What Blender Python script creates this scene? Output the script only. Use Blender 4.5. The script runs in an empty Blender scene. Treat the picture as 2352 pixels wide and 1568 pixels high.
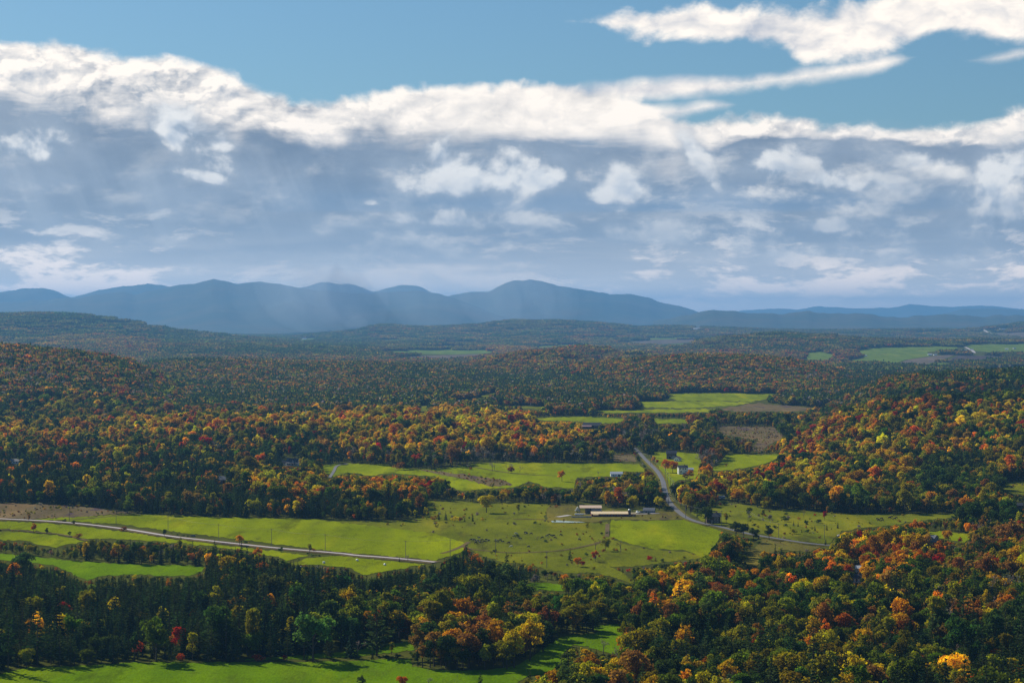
import bpy, bmesh, math, random
import numpy as np
from mathutils import Vector, Matrix
from mathutils.geometry import delaunay_2d_cdt

S = bpy.context.scene
COL = S.collection
R = math.radians
rng = np.random.default_rng(7)
random.seed(7)

# ------------------------------------------------------------------ camera
CAMZ = 160.0                       # hilltop viewpoint above the valley floor
PITCH = math.atan(49 / 4573.3)     # looking very slightly down
FPX = 4573.3                       # focal length in units of a 2352 px wide frame (70 mm lens)
cam_data = bpy.data.cameras.new('camera')
cam_data.lens = 70.0; cam_data.sensor_width = 36.0
cam_data.clip_start = 1.0; cam_data.clip_end = 200000.0
cam = bpy.data.objects.new('camera', cam_data); COL.objects.link(cam)
cam.location = (0, 0, CAMZ); cam.rotation_euler = (R(90) - PITCH, 0, 0)
S.camera = cam

# ------------------------------------------------------------------ sun, sky, exposure
SUN_AZ = R(-42)                    # to the left of straight ahead (+Y)
SUN_EL = R(35)
sun_data = bpy.data.lights.new('sun', 'SUN'); sun_data.energy = 5.0; sun_data.angle = R(0.5)
sun_data.color = (1.0, 0.93, 0.80)
sun = bpy.data.objects.new('sun', sun_data); COL.objects.link(sun)
sd = Vector((math.sin(SUN_AZ) * math.cos(SUN_EL), math.cos(SUN_AZ) * math.cos(SUN_EL), math.sin(SUN_EL)))
sun.rotation_euler = sd.to_track_quat('Z', 'Y').to_euler()
sun.location = (0, 0, 2000)

S.view_settings.view_transform = 'Standard'; S.view_settings.look = 'None'
S.view_settings.exposure = 0.2; S.view_settings.gamma = 1.0; S.view_settings.use_curve_mapping = False
S.render.engine = 'CYCLES'
S.cycles.use_denoising = True
S.cycles.max_bounces = 4; S.cycles.diffuse_bounces = 1; S.cycles.glossy_bounces = 2
S.cycles.transmission_bounces = 3; S.cycles.volume_bounces = 0; S.cycles.transparent_max_bounces = 4
S.cycles.caustics_reflective = False; S.cycles.caustics_refractive = False


class N:
    """tiny expression builder over shader nodes: N(tree, socket) with + - * / and functions"""
    tree = None

    def __init__(self, sock): self.s = sock

    @staticmethod
    def math(op, *a, clamp=False):
        n = N.tree.nodes.new('ShaderNodeMath'); n.operation = op; n.use_clamp = clamp
        for i, v in enumerate(a):
            if isinstance(v, N): N.tree.links.new(v.s, n.inputs[i])
            else: n.inputs[i].default_value = v
        return N(n.outputs[0])
    def __add__(s, o): return N.math('ADD', s, o)
    __radd__ = __add__
    def __sub__(s, o): return N.math('SUBTRACT', s, o)
    def __rsub__(s, o): return N.math('SUBTRACT', o, s)
    def __mul__(s, o): return N.math('MULTIPLY', s, o)
    __rmul__ = __mul__
    def __truediv__(s, o): return N.math('DIVIDE', s, o)
    def __neg__(s): return N.math('MULTIPLY', s, -1.0)


def nmax(a, b): return N.math('MAXIMUM', a, b)
def nmin(a, b): return N.math('MINIMUM', a, b)
def nabs(a): return N.math('ABSOLUTE', a)
def sat(a): return N.math('ADD', a, 0.0, clamp=True)


def sstep(lo, hi, v):
    n = N.tree.nodes.new('ShaderNodeMapRange'); n.interpolation_type = 'SMOOTHSTEP'
    for i, q in ((0, v), (1, lo), (2, hi)):
        if isinstance(q, N): N.tree.links.new(q.s, n.inputs[i])
        else: n.inputs[i].default_value = q
    n.inputs[3].default_value = 0; n.inputs[4].default_value = 1
    return N(n.outputs[0])


def vec(x, y, z=0.0):
    n = N.tree.nodes.new('ShaderNodeCombineXYZ')
    for i, q in enumerate((x, y, z)):
        if isinstance(q, N): N.tree.links.new(q.s, n.inputs[i])
        else: n.inputs[i].default_value = q
    return N(n.outputs[0])


def fbm(v, scale, detail=6, rough=0.55, distort=0.0, lac=2.0):
    n = N.tree.nodes.new('ShaderNodeTexNoise'); n.noise_dimensions = '3D'
    N.tree.links.new(v.s, n.inputs['Vector'])
    n.inputs['Scale'].default_value = scale; n.inputs['Detail'].default_value = detail
    n.inputs['Roughness'].default_value = rough; n.inputs['Distortion'].default_value = distort
    n.inputs['Lacunarity'].default_value = lac
    return N(n.outputs[0])


def curve(v, pts, smooth=True):
    """piecewise curve through pts [(x, y)...], any ranges"""
    x0, x1 = pts[0][0], pts[-1][0]
    ys = [p[1] for p in pts]; y0, y1 = min(ys), max(ys)
    if y1 - y0 < 1e-9: y1 = y0 + 1e-6
    t = (v - x0) / (x1 - x0)
    n = N.tree.nodes.new('ShaderNodeFloatCurve'); c = n.mapping.curves[0]
    while len(c.points) > 2: c.points.remove(c.points[1])
    nm = [((p[0] - x0) / (x1 - x0), (p[1] - y0) / (y1 - y0)) for p in pts]
    c.points[0].location = nm[0]; c.points[1].location = nm[-1]
    for q in nm[1:-1]: c.points.new(*q)
    n.mapping.extend = 'HORIZONTAL'; n.mapping.update()
    N.tree.links.new(sat(t).s, n.inputs[1])
    return N(n.outputs[0]) * (y1 - y0) + y0


def mixc(f, a, b):
    n = N.tree.nodes.new('ShaderNodeMix'); n.data_type = 'RGBA'
    for i, q in ((0, f), (6, a), (7, b)):
        if isinstance(q, N): N.tree.links.new(q.s, n.inputs[i])
        elif i == 0: n.inputs[i].default_value = q
        else: n.inputs[i].default_value = (*q, 1)
    return N(n.outputs[2])


world = bpy.data.worlds.new('World'); S.world = world; world.use_nodes = True
world.cycles.sampling_method = 'NONE'
wt = world.node_tree; wt.nodes.clear(); N.tree = wt
wout = wt.nodes.new('ShaderNodeOutputWorld'); wbg = wt.nodes.new('ShaderNodeBackground')
SKY_STRENGTH = 0.07
wbg.inputs[1].default_value = SKY_STRENGTH
sky = wt.nodes.new('ShaderNodeTexSky'); sky.sky_type = 'NISHITA'; sky.sun_disc = False
sky.sun_elevation = SUN_EL; sky.sun_rotation = SUN_AZ; sky.altitude = 200; sky.air_density = 1.2
sky.dust_density = 0.6; sky.ozone_density = 2.2
tc = wt.nodes.new('ShaderNodeTexCoord')
sep = wt.nodes.new('ShaderNodeSeparateXYZ'); wt.links.new(tc.outputs['Generated'], sep.inputs[0])
dx, dy, dz = N(sep.outputs[0]), N(sep.outputs[1]), N(sep.outputs[2])
az = N.math('ARCTAN2', dx, dy)
hyp = N.math('SQRT', dx * dx + dy * dy)
U = az * 4.573                      # azimuth, 1 unit = 12.5 degrees
V = dz / nmax(hyp, 0.02) * 4.573    # tangent of elevation in the same unit


def PX(pts, lift=0.0):   # (frame x, frame y) -> (U, V)
    return [((x - 1176) / 1000.0, (735 - y) / 1000.0 + lift) for x, y in pts]


warp = fbm(vec(U, V * 1.3, 3.1), 3.0, 3, 0.5)
warp2 = fbm(vec(U, V * 1.3, 8.7), 3.0, 3, 0.5)
Uw = U + (warp - 0.5) * 0.12; Vw = V + (warp2 - 0.5) * 0.06
P = vec(Uw, Vw * 1.35)
n_big = fbm(P, 4.2, 9, 0.56)
n_soft = fbm(vec(Uw, Vw * 1.7, 14.0), 5.0, 4, 0.48)                        # broad lumps, used for light and shade
n_softL = fbm(vec(Uw - 0.022, Vw * 1.7 + 0.05, 14.0), 5.0, 4, 0.48)       # the same a step toward the sun
n_fine = fbm(P, 17.0, 6, 0.62)
n_str = fbm(vec(Uw * 0.42, Vw * 2.6, 5.0), 3.6, 7, 0.55)      # flat streaky noise
n_wide = fbm(vec(U * 0.6, V * 1.3, 11.0), 2.0, 4, 0.5)
rough = (n_big - 0.5) * 0.30 + (n_fine - 0.5) * 0.10
relief = (n_soft - n_softL) * 2.2 + (n_fine - 0.5) * 0.6 + (n_big - 0.5) * 0.9

# upper limit of the big cloud deck, by azimuth; it goes on at about the same height all round
top = curve(U, PX([(-9000, 170), (-2500, 190), (-600, 120), (0, 118), (150, 130), (350, 145), (420, 140), (520, 165), (580, 202), (650, 218), (760, 232),
                   (850, 218), (950, 200), (1100, 188), (1250, 194), (1400, 205), (1480, 235), (1560, 280), (1650, 278),
                   (1740, 262), (1850, 285), (1950, 298), (2100, 292), (2352, 272), (2900, 230), (5000, 190), (11000, 170)]))
s_deck = (top - V) + rough * 0.34 + 0.004
a_deck = sstep(-0.004, 0.022, s_deck)
# long arm and upper bank reaching up to the right
c_arm = curve(U, PX([(1100, 222), (1400, 214), (1600, 204), (1750, 192), (1900, 175), (2050, 150), (2120, 140)]))
h_arm = curve(U, [(-0.1, 0.0), (0.1, 0.028), (0.5, 0.026), (0.75, 0.024), (0.86, 0.014), (0.94, -0.05)])
s_arm = h_arm - nabs(V - c_arm) + rough * 0.16
c_arm2 = curve(U, PX([(1300, 250), (1450, 262), (1560, 258), (1650, 245), (1720, 245)]))
h_arm2 = curve(U, [(0.1, 0.0), (0.25, 0.024), (0.44, 0.018), (0.53, -0.03)])
s_arm2 = h_arm2 - nabs(V - c_arm2) + rough * 0.14
c_up = curve(U, PX([(1240, 48), (1400, 55), (1500, 58), (1650, 62), (1800, 78), (1900, 95), (2000, 80), (2150, 50), (2352, 55), (3000, 40), (4200, 10)]))
h_up = curve(U, [(0.04, -0.06), (0.13, 0.012), (0.25, 0.028), (0.45, 0.045), (0.62, 0.066), (0.74, 0.07), (0.85, 0.06), (1.0, 0.062), (1.18, 0.066), (2.0, 0.05), (3.2, -0.08)])
s_up = h_up - nabs(V - c_up) + rough * 0.42
c_u3 = curve(U, PX([(2140, 158), (2230, 155), (2352, 140), (2600, 120)]))
h_u3 = curve(U, [(0.96, -0.06), (1.06, 0.010), (1.16, 0.012), (1.3, -0.05)])
s_u3 = h_u3 - nabs(V - c_u3) + rough * 0.16
s_high = nmax(nmax(s_arm, s_arm2), nmax(s_up, s_u3))
a_high = sstep(-0.004, 0.030, s_high)
# scattered fair weather cloud over the rest of the sky
n_sc = fbm(vec(dx * 2.0, dy * 2.0, dz * 5.0), 2.2, 4, 0.55)
a_sc = 0.7 * sstep(0.62, 0.76, n_sc) * sstep(0.85, 1.3, V)

WHITE = (1.10, 0.99, 0.86); SHADE = (0.315, 0.360, 0.420); DARK = (0.150, 0.195, 0.265)
PALE = (0.60, 0.63, 0.66); WARM = (0.86, 0.74, 0.62)
k = 1.0 / SKY_STRENGTH


def C(c): return tuple(q * k for q in c)


blue = N(sky.outputs[0])
gamma_s = wt.nodes.new('ShaderNodeMix'); gamma_s.data_type = 'RGBA'; gamma_s.blend_type = 'MULTIPLY'
gamma_s.inputs[0].default_value = 1.0
wt.links.new(blue.s, gamma_s.inputs[6]); gamma_s.inputs[7].default_value = (0.52, 0.75, 0.93, 1)
skyc = N(gamma_s.outputs[2])
col = skyc

n_bil = fbm(vec(Uw, Vw * 1.5, 41.0), 9.0, 4, 0.55)
n_bilL = fbm(vec(Uw - 0.010, Vw * 1.5 + 0.028, 41.0), 9.0, 4, 0.55)
billow = (n_bil - n_bilL) * 2.4 - sstep(0.05, 0.0, nabs(n_bil - 0.5)) * 0.14 - 0.06
# high bank colour: white, faint grey bellies
lit_h = sat(0.86 + relief * 0.9 + billow * 0.6 + (V - c_up) * 1.0 - sstep(0.48, 0.70, n_str) * 0.45 * sstep(0.02, 0.06, s_high))
c_high = mixc(lit_h, C((0.40, 0.44, 0.52)), C(WHITE))
col = mixc(a_high, col, c_high)
col = mixc(a_sc, col, C((0.8, 0.8, 0.8)))

# deck: white crest, grey-blue body, brightness falls with depth below the crest
thick = curve(U, PX([(-500, 560), (0, 575), (350, 570), (480, 560), (560, 600), (660, 640), (800, 640), (950, 590), (1300, 575), (1500, 590), (1650, 655), (1850, 675), (2100, 690), (2352, 690), (3500, 640)]))  # depth of the sunlit crest
depth = (top - V) + rough * 0.50 + (n_str - 0.5) * 0.22
crest = sstep(thick * 1.25, thick * 0.45, depth)
lumpy = sstep(0.0, -0.7, U) * 1.1 + sstep(0.3, 0.6, U) * 0.8 + 0.35
lit_d = sat(crest * (0.94 + relief * 0.50 + billow * lumpy) - sstep(0.52, 0.70, n_str) * 0.35 * sstep(0.02, 0.07, depth) + (n_big - 0.5) * 0.25 * sstep(0.33, 0.15, depth))
body = mixc(sat((n_wide - 0.38) * 2.6), C(DARK), C(SHADE))
band = curve(V, [(0.17, 0.0), (0.215, 0.15), (0.24, 0.0), (0.255, 0.85), (0.30, 0.35), (0.36, 0.0), (0.5, 0.0)]) * curve(U, [(-0.6, 0.0), (-0.3, 0.7), (0.4, 1.0), (0.9, 0.6), (1.4, 0.5)])
body = mixc(sat(band * (0.5 + n_big)), body, C((0.15, 0.25, 0.39)))
body = mixc(sstep(0.38, 0.72, n_soft * 0.6 + n_big * 0.4) * 0.6, body, C((0.40, 0.46, 0.54)))
shaft = fbm(vec((U + V * 0.42) * 3.2, V * 0.35, 51.0), 4.0, 3, 0.5)
body = mixc(sstep(0.46, 0.70, shaft) * 0.38 * sstep(0.42, 0.28, V) * sstep(0.15, -0.25, U), body, C((0.50, 0.55, 0.60)))
c_deck = mixc(lit_d, body, C(WHITE))
col = mixc(a_deck, col, c_deck)

# far flat layer toward the horizon: soft pale and dark bands, warm broken rims
low = sstep(0.33, 0.12, V)
n_low = fbm(vec(Uw * 0.9, Vw * 3.0, 21.0), 6.5, 9, 0.62)
n_lowb = fbm(vec(U * 0.35, V * 4.0, 24.0), 4.5, 4, 0.5)
base_low = mixc(sstep(0.20, 0.02, V), C((0.31, 0.355, 0.41)), C((1.10, 0.98, 0.82)))
base_low = mixc(sstep(0.40, 0.62, n_lowb) * 0.55, base_low, mixc(sstep(0.22, 0.05, V), C((0.42, 0.455, 0.49)), C((1.20, 1.05, 0.88))))
east = curve(U, [(-1.3, 0.9), (-0.9, 0.95), (-0.7, 0.5), (-0.2, 0.3), (0.3, 0.7), (0.8, 1.0), (1.3, 1.0)])
streak = sstep(0.475, 0.60, n_low + (n_lowb - 0.5) * 0.35 - nabs(V - 0.11) * 0.42) * east
base_low = mixc(streak * 0.9, base_low, mixc(sstep(0.25, 0.05, V), C((1.05, 0.98, 0.88)), C((1.9, 1.5, 1.15))))
base_low = mixc(sstep(0.085, 0.02, V) * sstep(0.0, 0.7, U) * 0.8, base_low, C((1.75, 1.42, 1.10)))
col = mixc(low * 0.9, col, base_low)

# cumulus heaps standing in front of the grey deck
def heap(x, y, rx, ry, tilt=0.0):
    u0, v0 = (x - 1176) / 1000.0, (735 - y) / 1000.0
    du = (U - u0) / (rx / 1000.0); dv = (V - v0 - (U - u0) * tilt) / (ry / 1000.0)
    dm = nmax(dv, dv * -1.7)                  # flatter below
    return 1.0 - du * du - dm * dm, dv


hs = hv = None
for a in ((1120, 412, 150, 62), (1235, 418, 80, 40), (1040, 380, 70, 44), (1420, 436, 82, 46), (1805, 392, 85, 45), (1900, 420, 120, 34, -0.18),
          (2040, 430, 70, 18, -0.25), (470, 412, 50, 16, -0.2), (430, 330, 75, 60, -0.5), (500, 340, 35, 26), (850, 468, 18, 9), (1890, 522, 48, 18), (2090, 385, 90, 26, -0.2),
          (2290, 500, 90, 85), (2330, 390, 80, 50), (100, 350, 90, 40), (1600, 370, 40, 46, -1.2), (1500, 540, 90, 34), (1050, 505, 130, 22), (2060, 600, 240, 26)):
    q, qv = heap(*a)
    if hs is None: hs, hv = q, qv
    else: hv = hv + (qv - hv) * N.math('GREATER_THAN', q, hs); hs = nmax(hs, q)
n_puff = fbm(vec(Uw, Vw * 1.15, 31.0), 10.0, 9, 0.54)
n_ps = fbm(vec(Uw, Vw * 1.15, 31.0), 10.0, 3, 0.5)
n_psL = fbm(vec(Uw - 0.012, Vw * 1.15 + 0.026, 31.0), 10.0, 3, 0.5)
s_h = hs * 0.62 + (n_puff - 0.5) * 5.0 + 0.02
a_soft = sstep(-1.6, 1.0, hs * 0.7 + (n_puff - 0.5) * 3.4) * sstep(0.10, 0.2, V)
col = mixc(a_soft * 0.75, col, mixc(sat(n_puff * 2.4 - 0.7), C((0.22, 0.28, 0.36)), C((0.52, 0.55, 0.58))))
a_h = sstep(-0.25, 0.75, s_h) * sstep(0.06, 0.16, V)
lit_p = sat(0.86 + nmin(hv, 1.0) * 0.15 + (n_ps - n_psL) * 3.4 + (n_puff - 0.5) * 1.4 - sstep(0.25, 1.5, s_h) * 0.50)
c_h = mixc(lit_p, C((0.30, 0.39, 0.51)), mixc(sstep(0.34, 0.10, V), C((0.86, 0.84, 0.80)), C((0.80, 0.75, 0.69))))
col = mixc(a_h * (0.30 + 0.65 * sstep(0.17, 0.32, V)), col, c_h)
# torn scraps of cloud between the heaps
n_scrap = fbm(vec(Uw * 1.1, Vw * 2.2, 61.0), 4.6, 9, 0.60)
n_scrapL = fbm(vec(Uw * 1.1 - 0.016, Vw * 2.2 + 0.06, 61.0), 4.6, 4, 0.55)
a_scr = sstep(0.47, 0.66, n_scrap) * sstep(0.08, 0.16, V) * sstep(0.46, 0.32, V) * curve(U, [(-1.3, 0.5), (-0.6, 0.35), (-0.2, 0.6), (0.4, 0.9), (1.3, 1.0)])
col = mixc(a_scr * 0.80, col, mixc(sat(0.40 + (n_scrap - n_scrapL) * 3.6 - sstep(0.55, 0.75, n_scrap) * 0.25), C((0.26, 0.32, 0.40)), C((0.98, 0.92, 0.83))))
# below the horizon
col = mixc(sstep(0.0, -0.05, V), col, C((0.12, 0.14, 0.13)))
wt.links.new(col.s, wbg.inputs[0])
# the rest of the sky dome: the same deck and blue with scattered cloud, drawn with less detail
wbg2 = wt.nodes.new('ShaderNodeBackground'); wbg2.inputs[1].default_value = SKY_STRENGTH
n_o = fbm(vec(U, V * 1.4, 2.0), 1.6, 3, 0.5)
col2 = mixc(a_sc, skyc, C((0.62, 0.62, 0.62)))
dep2 = 0.55 - V + (n_o - 0.5) * 0.25
col2 = mixc(sstep(0.0, 0.03, dep2), col2, mixc(sstep(0.06, 0.20, dep2), C(WHITE), C((0.25, 0.34, 0.47))))
col2 = mixc(sstep(0.20, 0.04, V), col2, C((0.45, 0.51, 0.57)))
col2 = mixc(sstep(0.0, -0.05, V), col2, C((0.12, 0.14, 0.13)))
wt.links.new(col2.s, wbg2.inputs[0])
wmix = wt.nodes.new('ShaderNodeMixShader')
fac = nmax(sstep(1.45, 1.75, nabs(U)), sstep(0.95, 1.15, V))
wt.links.new(fac.s, wmix.inputs[0]); wt.links.new(wbg.outputs[0], wmix.inputs[1]); wt.links.new(wbg2.outputs[0], wmix.inputs[2])
wt.links.new(wmix.outputs[0], wout.inputs[0])

# ================================================================== land
def Z(k, x, y):
    """views of the photograph used while measuring -> position in the 2352 x 1568 frame"""
    ox, oy, s = {'z1': (0, 704.4, 3), 'z2': (784, 704.4, 3), 'z3': (1568, 704.4, 3), 'z4': (0, 1133.1, 3), 'z5': (784, 1133.1, 3), 'z6': (1568, 1133.1, 3),
                 'farm': (1274.0, 1114.7, 9.6), 'house': (1457.7, 992.2, 8.535), 'white': (600.2, 1029.0, 12.0), 'road': (1347.5, 1041.2, 9.6),
                 'past': (1568.0, 1114.7, 6.4), 'herd': (980.0, 1163.7, 6.4), 'lane': (1898.7, 1255.6, 9.6), 'left': (0, 1163.7, 6.4)}[k]
    return (ox + x / s, oy + y / s)


def hash2(ix, iy, seed):
    n = (ix.astype(np.int64) * 374761393 + iy.astype(np.int64) * 668265263 + seed * 974711) & 0x7fffffff
    n = ((n ^ (n >> 13)) * 1274126177) & 0x7fffffff
    return ((n ^ (n >> 16)) & 0xffff) / 65535.0


def vnoise(x, y, seed=0):
    ix, iy = np.floor(x), np.floor(y); fx, fy = x - ix, y - iy
    fx = fx * fx * (3 - 2 * fx); fy = fy * fy * (3 - 2 * fy)
    a, b = hash2(ix, iy, seed), hash2(ix + 1, iy, seed); c, d = hash2(ix, iy + 1, seed), hash2(ix + 1, iy + 1, seed)
    return (a + (b - a) * fx) * (1 - fy) + (c + (d - c) * fx) * fy - 0.5


def vfbm(x, y, seed=0, oct=4):
    s, a = 0.0, 1.0
    for i in range(oct):
        s = s + a * vnoise(x * 2 ** i + 17.3 * i, y * 2 ** i - 9.1 * i, seed + i); a *= 0.5
    return s


# hills: skyline of the tree tops as seen from the viewpoint, distance, front and back depth, tree height
HILLS = [
    # low wooded ridge with the orange crest
    ([(-900, 985), (0, 992), (67, 994), (167, 984), (250, 974), (400, 964), (550, 956), (784, 954), (951, 954), (1061, 954), (1201, 963), (1300, 976), (1400, 1008), (1440, 1012)], 2700, 420, 420, 17),
    # left hill
    ([(-900, 770), (-200, 785), (0, 790), (100, 796), (167, 801), (233, 811), (283, 821), (317, 838), (367, 862), (430, 890), (520, 920)], 4200, 750, 330, 16),
    # second wooded ridge
    ([(150, 870), (317, 838), (393, 827), (500, 826), (633, 831), (784, 834), (917, 837), (1017, 844), (1061, 845), (1130, 852), (1250, 862), (1400, 880)], 5600, 750, 700, 16),
    # rounded hill and the two behind it
    ([(1020, 848), (1064, 837), (1117, 821), (1184, 807), (1244, 800), (1284, 802), (1334, 811), (1377, 827), (1430, 842)], 6500, 600, 700, 15),
    ([(1180, 812), (1257, 791), (1317, 787), (1384, 792), (1437, 801), (1500, 815)], 7700, 600, 600, 15),
    ([(1340, 826), (1384, 814), (1451, 806), (1517, 809), (1600, 820)], 7100, 400, 500, 15),
    # hill in the middle right
    ([(1180, 866), (1284, 846), (1351, 832), (1417, 826), (1484, 822), (1568, 815), (1668, 814), (1768, 819), (1818, 826), (1868, 837), (1935, 854), (2010, 872)], 5300, 620, 600, 16),
    # long hill behind the far farms
    ([(1500, 802), (1585, 787), (1635, 779), (1718, 767), (1801, 764), (1901, 769), (1968, 774), (2068, 777), (2201, 778), (2352, 779), (2900, 770)], 10500, 1500, 1000, 14),
    # right dark hill and the orange slope before it
    ([(1930, 890), (2001, 866), (2081, 858), (2185, 855), (2301, 849), (2352, 847), (2500, 838), (2900, 830)], 3600, 500, 500, 16),
    ([(1780, 1005), (1835, 990), (1910, 955), (1985, 925), (2060, 908), (2141, 899), (2235, 906), (2352, 896), (2600, 880), (2900, 870)], 2650, 480, 420, 16),
    # far left hill
    ([(-900, 728), (0, 720), (90, 717), (167, 719), (233, 726), (300, 736), (367, 751), (433, 759), (533, 769), (633, 779), (784, 787), (840, 803)], 12500, 2200, 1800, 13),
    # far hills in the middle and right
    ([(560, 785), (700, 772), (784, 764), (834, 759), (884, 746), (934, 751), (1017, 752), (1117, 747), (1184, 736), (1234, 738), (1284, 736), (1384, 744), (1467, 754), (1568, 752), (1700, 754), (1868, 760), (2050, 757), (2200, 755), (2290, 746), (2352, 736), (2900, 730)], 17000, 2700, 2300, 10),
]


def height(x, y):
    d = np.maximum(y, 1.0); X = 1176 + FPX * x / d
    h = np.zeros_like(d)
    spur = vfbm(x / 900.0, y / 900.0, 5, 4)
    for prof, D, sf, sb, th in HILLS:
        px = np.array([p[0] for p in prof], float); py = np.array([p[1] for p in prof], float)
        zc = CAMZ - (np.interp(X, px, py) - 735) * D / FPX - th
        lo = np.minimum(np.clip((X - px[0]) / 120.0 + 0.0, 0, 1), np.clip((px[-1] - X) / 120.0, 0, 1)) if D not in (2700, 4200, 12500) else np.clip((px[-1] - X) / 120.0, 0, 1)
        if prof[-1][0] > 2800: lo = np.clip((X - px[0]) / 120.0, 0, 1)
        zc = np.maximum(zc, 0) * lo
        t = d - D; s = np.where(t < 0, sf, sb)
        g = np.exp(-(t / s) ** 2)
        hh = zc * g * (1 + 0.35 * spur * np.clip(np.abs(t) / s, 0, 1.5))
        h = h + np.maximum(hh, 0) ** 3.0
    h = h ** (1 / 3.0)
    h = h + vfbm(x / 260.0, y / 420.0, 2, 3) * 2.6 * np.clip((d - 500) / 600, 0, 1)
    h = h + vfbm(x / 1500.0, y / 2400.0, 9, 3) * np.clip((d - 3000) / 200, 0, 26)     # rolling far country
    h = h + 150 * np.clip((520 - d) / 520, 0, 1) ** 1.5                                # foot of the viewpoint hill
    return h


# grid of the ground sheet: columns by bearing, rows by log distance
GX = np.linspace(-640, 2992, 430); GL = np.linspace(math.log(60.0), math.log(70000.0), 520)
gl, gx = np.meshgrid(GL, GX, indexing='ij')
gy = np.exp(gl); gxx = (gx - 1176) / FPX * gy
GH = height(gxx, gy)


def ground(x, y):
    x = np.asarray(x, float); y = np.maximum(np.asarray(y, float), 61.0)
    u = np.clip((1176 + FPX * x / y - GX[0]) / (GX[1] - GX[0]), 0, len(GX) - 1.001)
    v = np.clip((np.log(y) - GL[0]) / (GL[1] - GL[0]), 0, len(GL) - 1.001)
    i, j = v.astype(int), u.astype(int); fv, fu = v - i, u - j
    return (GH[i, j] * (1 - fu) + GH[i, j + 1] * fu) * (1 - fv) + (GH[i + 1, j] * (1 - fu) + GH[i + 1, j + 1] * fu) * fv


CP, SP = math.cos(PITCH), math.sin(PITCH)


def project(x, y, z):
    z = z - CAMZ
    f = y * CP - z * SP; up = y * SP + z * CP
    return 1176 + FPX * x / f, 784 - FPX * up / f


RD = np.exp(np.linspace(math.log(420.0), math.log(40000.0), 2600))


def on_ground(X, Y, dmin=420.0, dmax=4e4):
    """where the line of sight through a frame position first meets the ground"""
    xc, yc = (X - 1176) / FPX, (784 - Y) / FPX
    dirv = np.array([xc, CP + SP * yc, -SP + CP * yc]); dirv = dirv / dirv[1]
    d = RD[(RD > dmin) & (RD < dmax)]
    zz = CAMZ + d * dirv[2]; hh = ground(d * dirv[0], d)
    k = np.nonzero(zz < hh)[0]
    if len(k) == 0: dd = d[-1]
    elif k[0] == 0: dd = d[0]
    else:
        a, b = k[0] - 1, k[0]; ga, gb = zz[a] - hh[a], zz[b] - hh[b]
        dd = d[a] + (d[b] - d[a]) * ga / (ga - gb)
    x = dd * dirv[0]
    return np.array([x, dd, float(ground(x, dd))])


# ------------------------------------------------------------------ materials
def new_mat(name):
    m = bpy.data.materials.new(name); m.use_nodes = True
    t = m.node_tree; t.nodes.clear(); N.tree = t
    out = t.nodes.new('ShaderNodeOutputMaterial')
    return m, t, out


def world_pos():
    g = N.tree.nodes.new('ShaderNodeNewGeometry')
    return N(g.outputs['Position'])


def vmul(v, s):
    n = N.tree.nodes.new('ShaderNodeVectorMath'); n.operation = 'MULTIPLY'
    N.tree.links.new(v.s, n.inputs[0]); n.inputs[1].default_value = s
    return N(n.outputs[0])


def bsdf(t, out, colour, rough=0.9, spec=0.2, metal=0.0):
    b = t.nodes.new('ShaderNodeBsdfPrincipled')
    if isinstance(colour, N): t.links.new(colour.s, b.inputs['Base Color'])
    else: b.inputs['Base Color'].default_value = (*colour, 1)
    b.inputs['Roughness'].default_value = rough; b.inputs['Specular IOR Level'].default_value = spec
    b.inputs['Metallic'].default_value = metal
    t.links.new(b.outputs[0], out.inputs[0])
    return b


MATS = {}


def grass_mat(name, c1, c2, c3, big=0.012, amt=1.0, stripes=0.0):
    if name in MATS: return MATS[name]
    m, t, out = new_mat(name)
    p = world_pos()
    a = fbm(vmul(p, (1, 0.40, 0)), big, 8, 0.68)
    b = fbm(vmul(p, (1, 0.30, 0)), 0.22, 5, 0.7)
    c = fbm(vmul(p, (1, 0.25, 0)), 1.0, 3, 0.7)
    col = mixc(sat((a - 0.36) * 3.2), c1, c2)
    col = mixc(sat((b - 0.50) * 3.4 * amt), col, c3)
    w = fbm(vmul(p, (1, 0.28, 0)), 0.07, 6, 0.7)
    col = mixc(sat((w - 0.54) * 6.0) * 0.65 * amt, col, (0.085, 0.080, 0.022))
    k1 = fbm(vmul(p, (1, 0.22, 0)), 0.03, 7, 0.72)
    col = mixc(sstep(0.54, 0.64, k1) * 0.85, col, (c1[0] * 0.62, c1[1] * 0.55, c1[2] * 1.4))
    k2 = fbm(vmul(p, (1, 0.18, 0)), 0.02, 5, 0.6)
    col = mixc(sstep(0.52, 0.66, k2) * 0.75, col, (c2[0] * 1.25, c2[1] * 1.08, c2[2]))
    if stripes:
        n = t.nodes.new('ShaderNodeTexWave'); n.inputs['Scale'].default_value = 0.045; n.inputs['Distortion'].default_value = 2.5
        n.inputs['Detail'].default_value = 2; n.inputs['Detail Scale'].default_value = 0.6
        t.links.new(vmul(p, (0.25, 1, 0)).s, n.inputs['Vector'])
        col = mixc(N(n.outputs['Fac']) * stripes, col, c3)
    hsv = t.nodes.new('ShaderNodeHueSaturation'); t.links.new(col.s, hsv.inputs['Color'])
    t.links.new((0.85 + (c - 0.5) * 1.0 + (b - 0.5) * 0.9 + (a - 0.5) * 0.7).s, hsv.inputs['Value'])
    bd = bsdf(t, out, N(hsv.outputs[0]), 1.0, 0.0)
    bump = t.nodes.new('ShaderNodeBump'); bump.inputs['Strength'].default_value = 0.55; bump.inputs['Distance'].default_value = 0.5
    t.links.new((b * 1.5 + c * 0.5 + a * 4.0).s, bump.inputs['Height']); t.links.new(bump.outputs[0], bd.inputs['Normal'])
    MATS[name] = m
    return m


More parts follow.
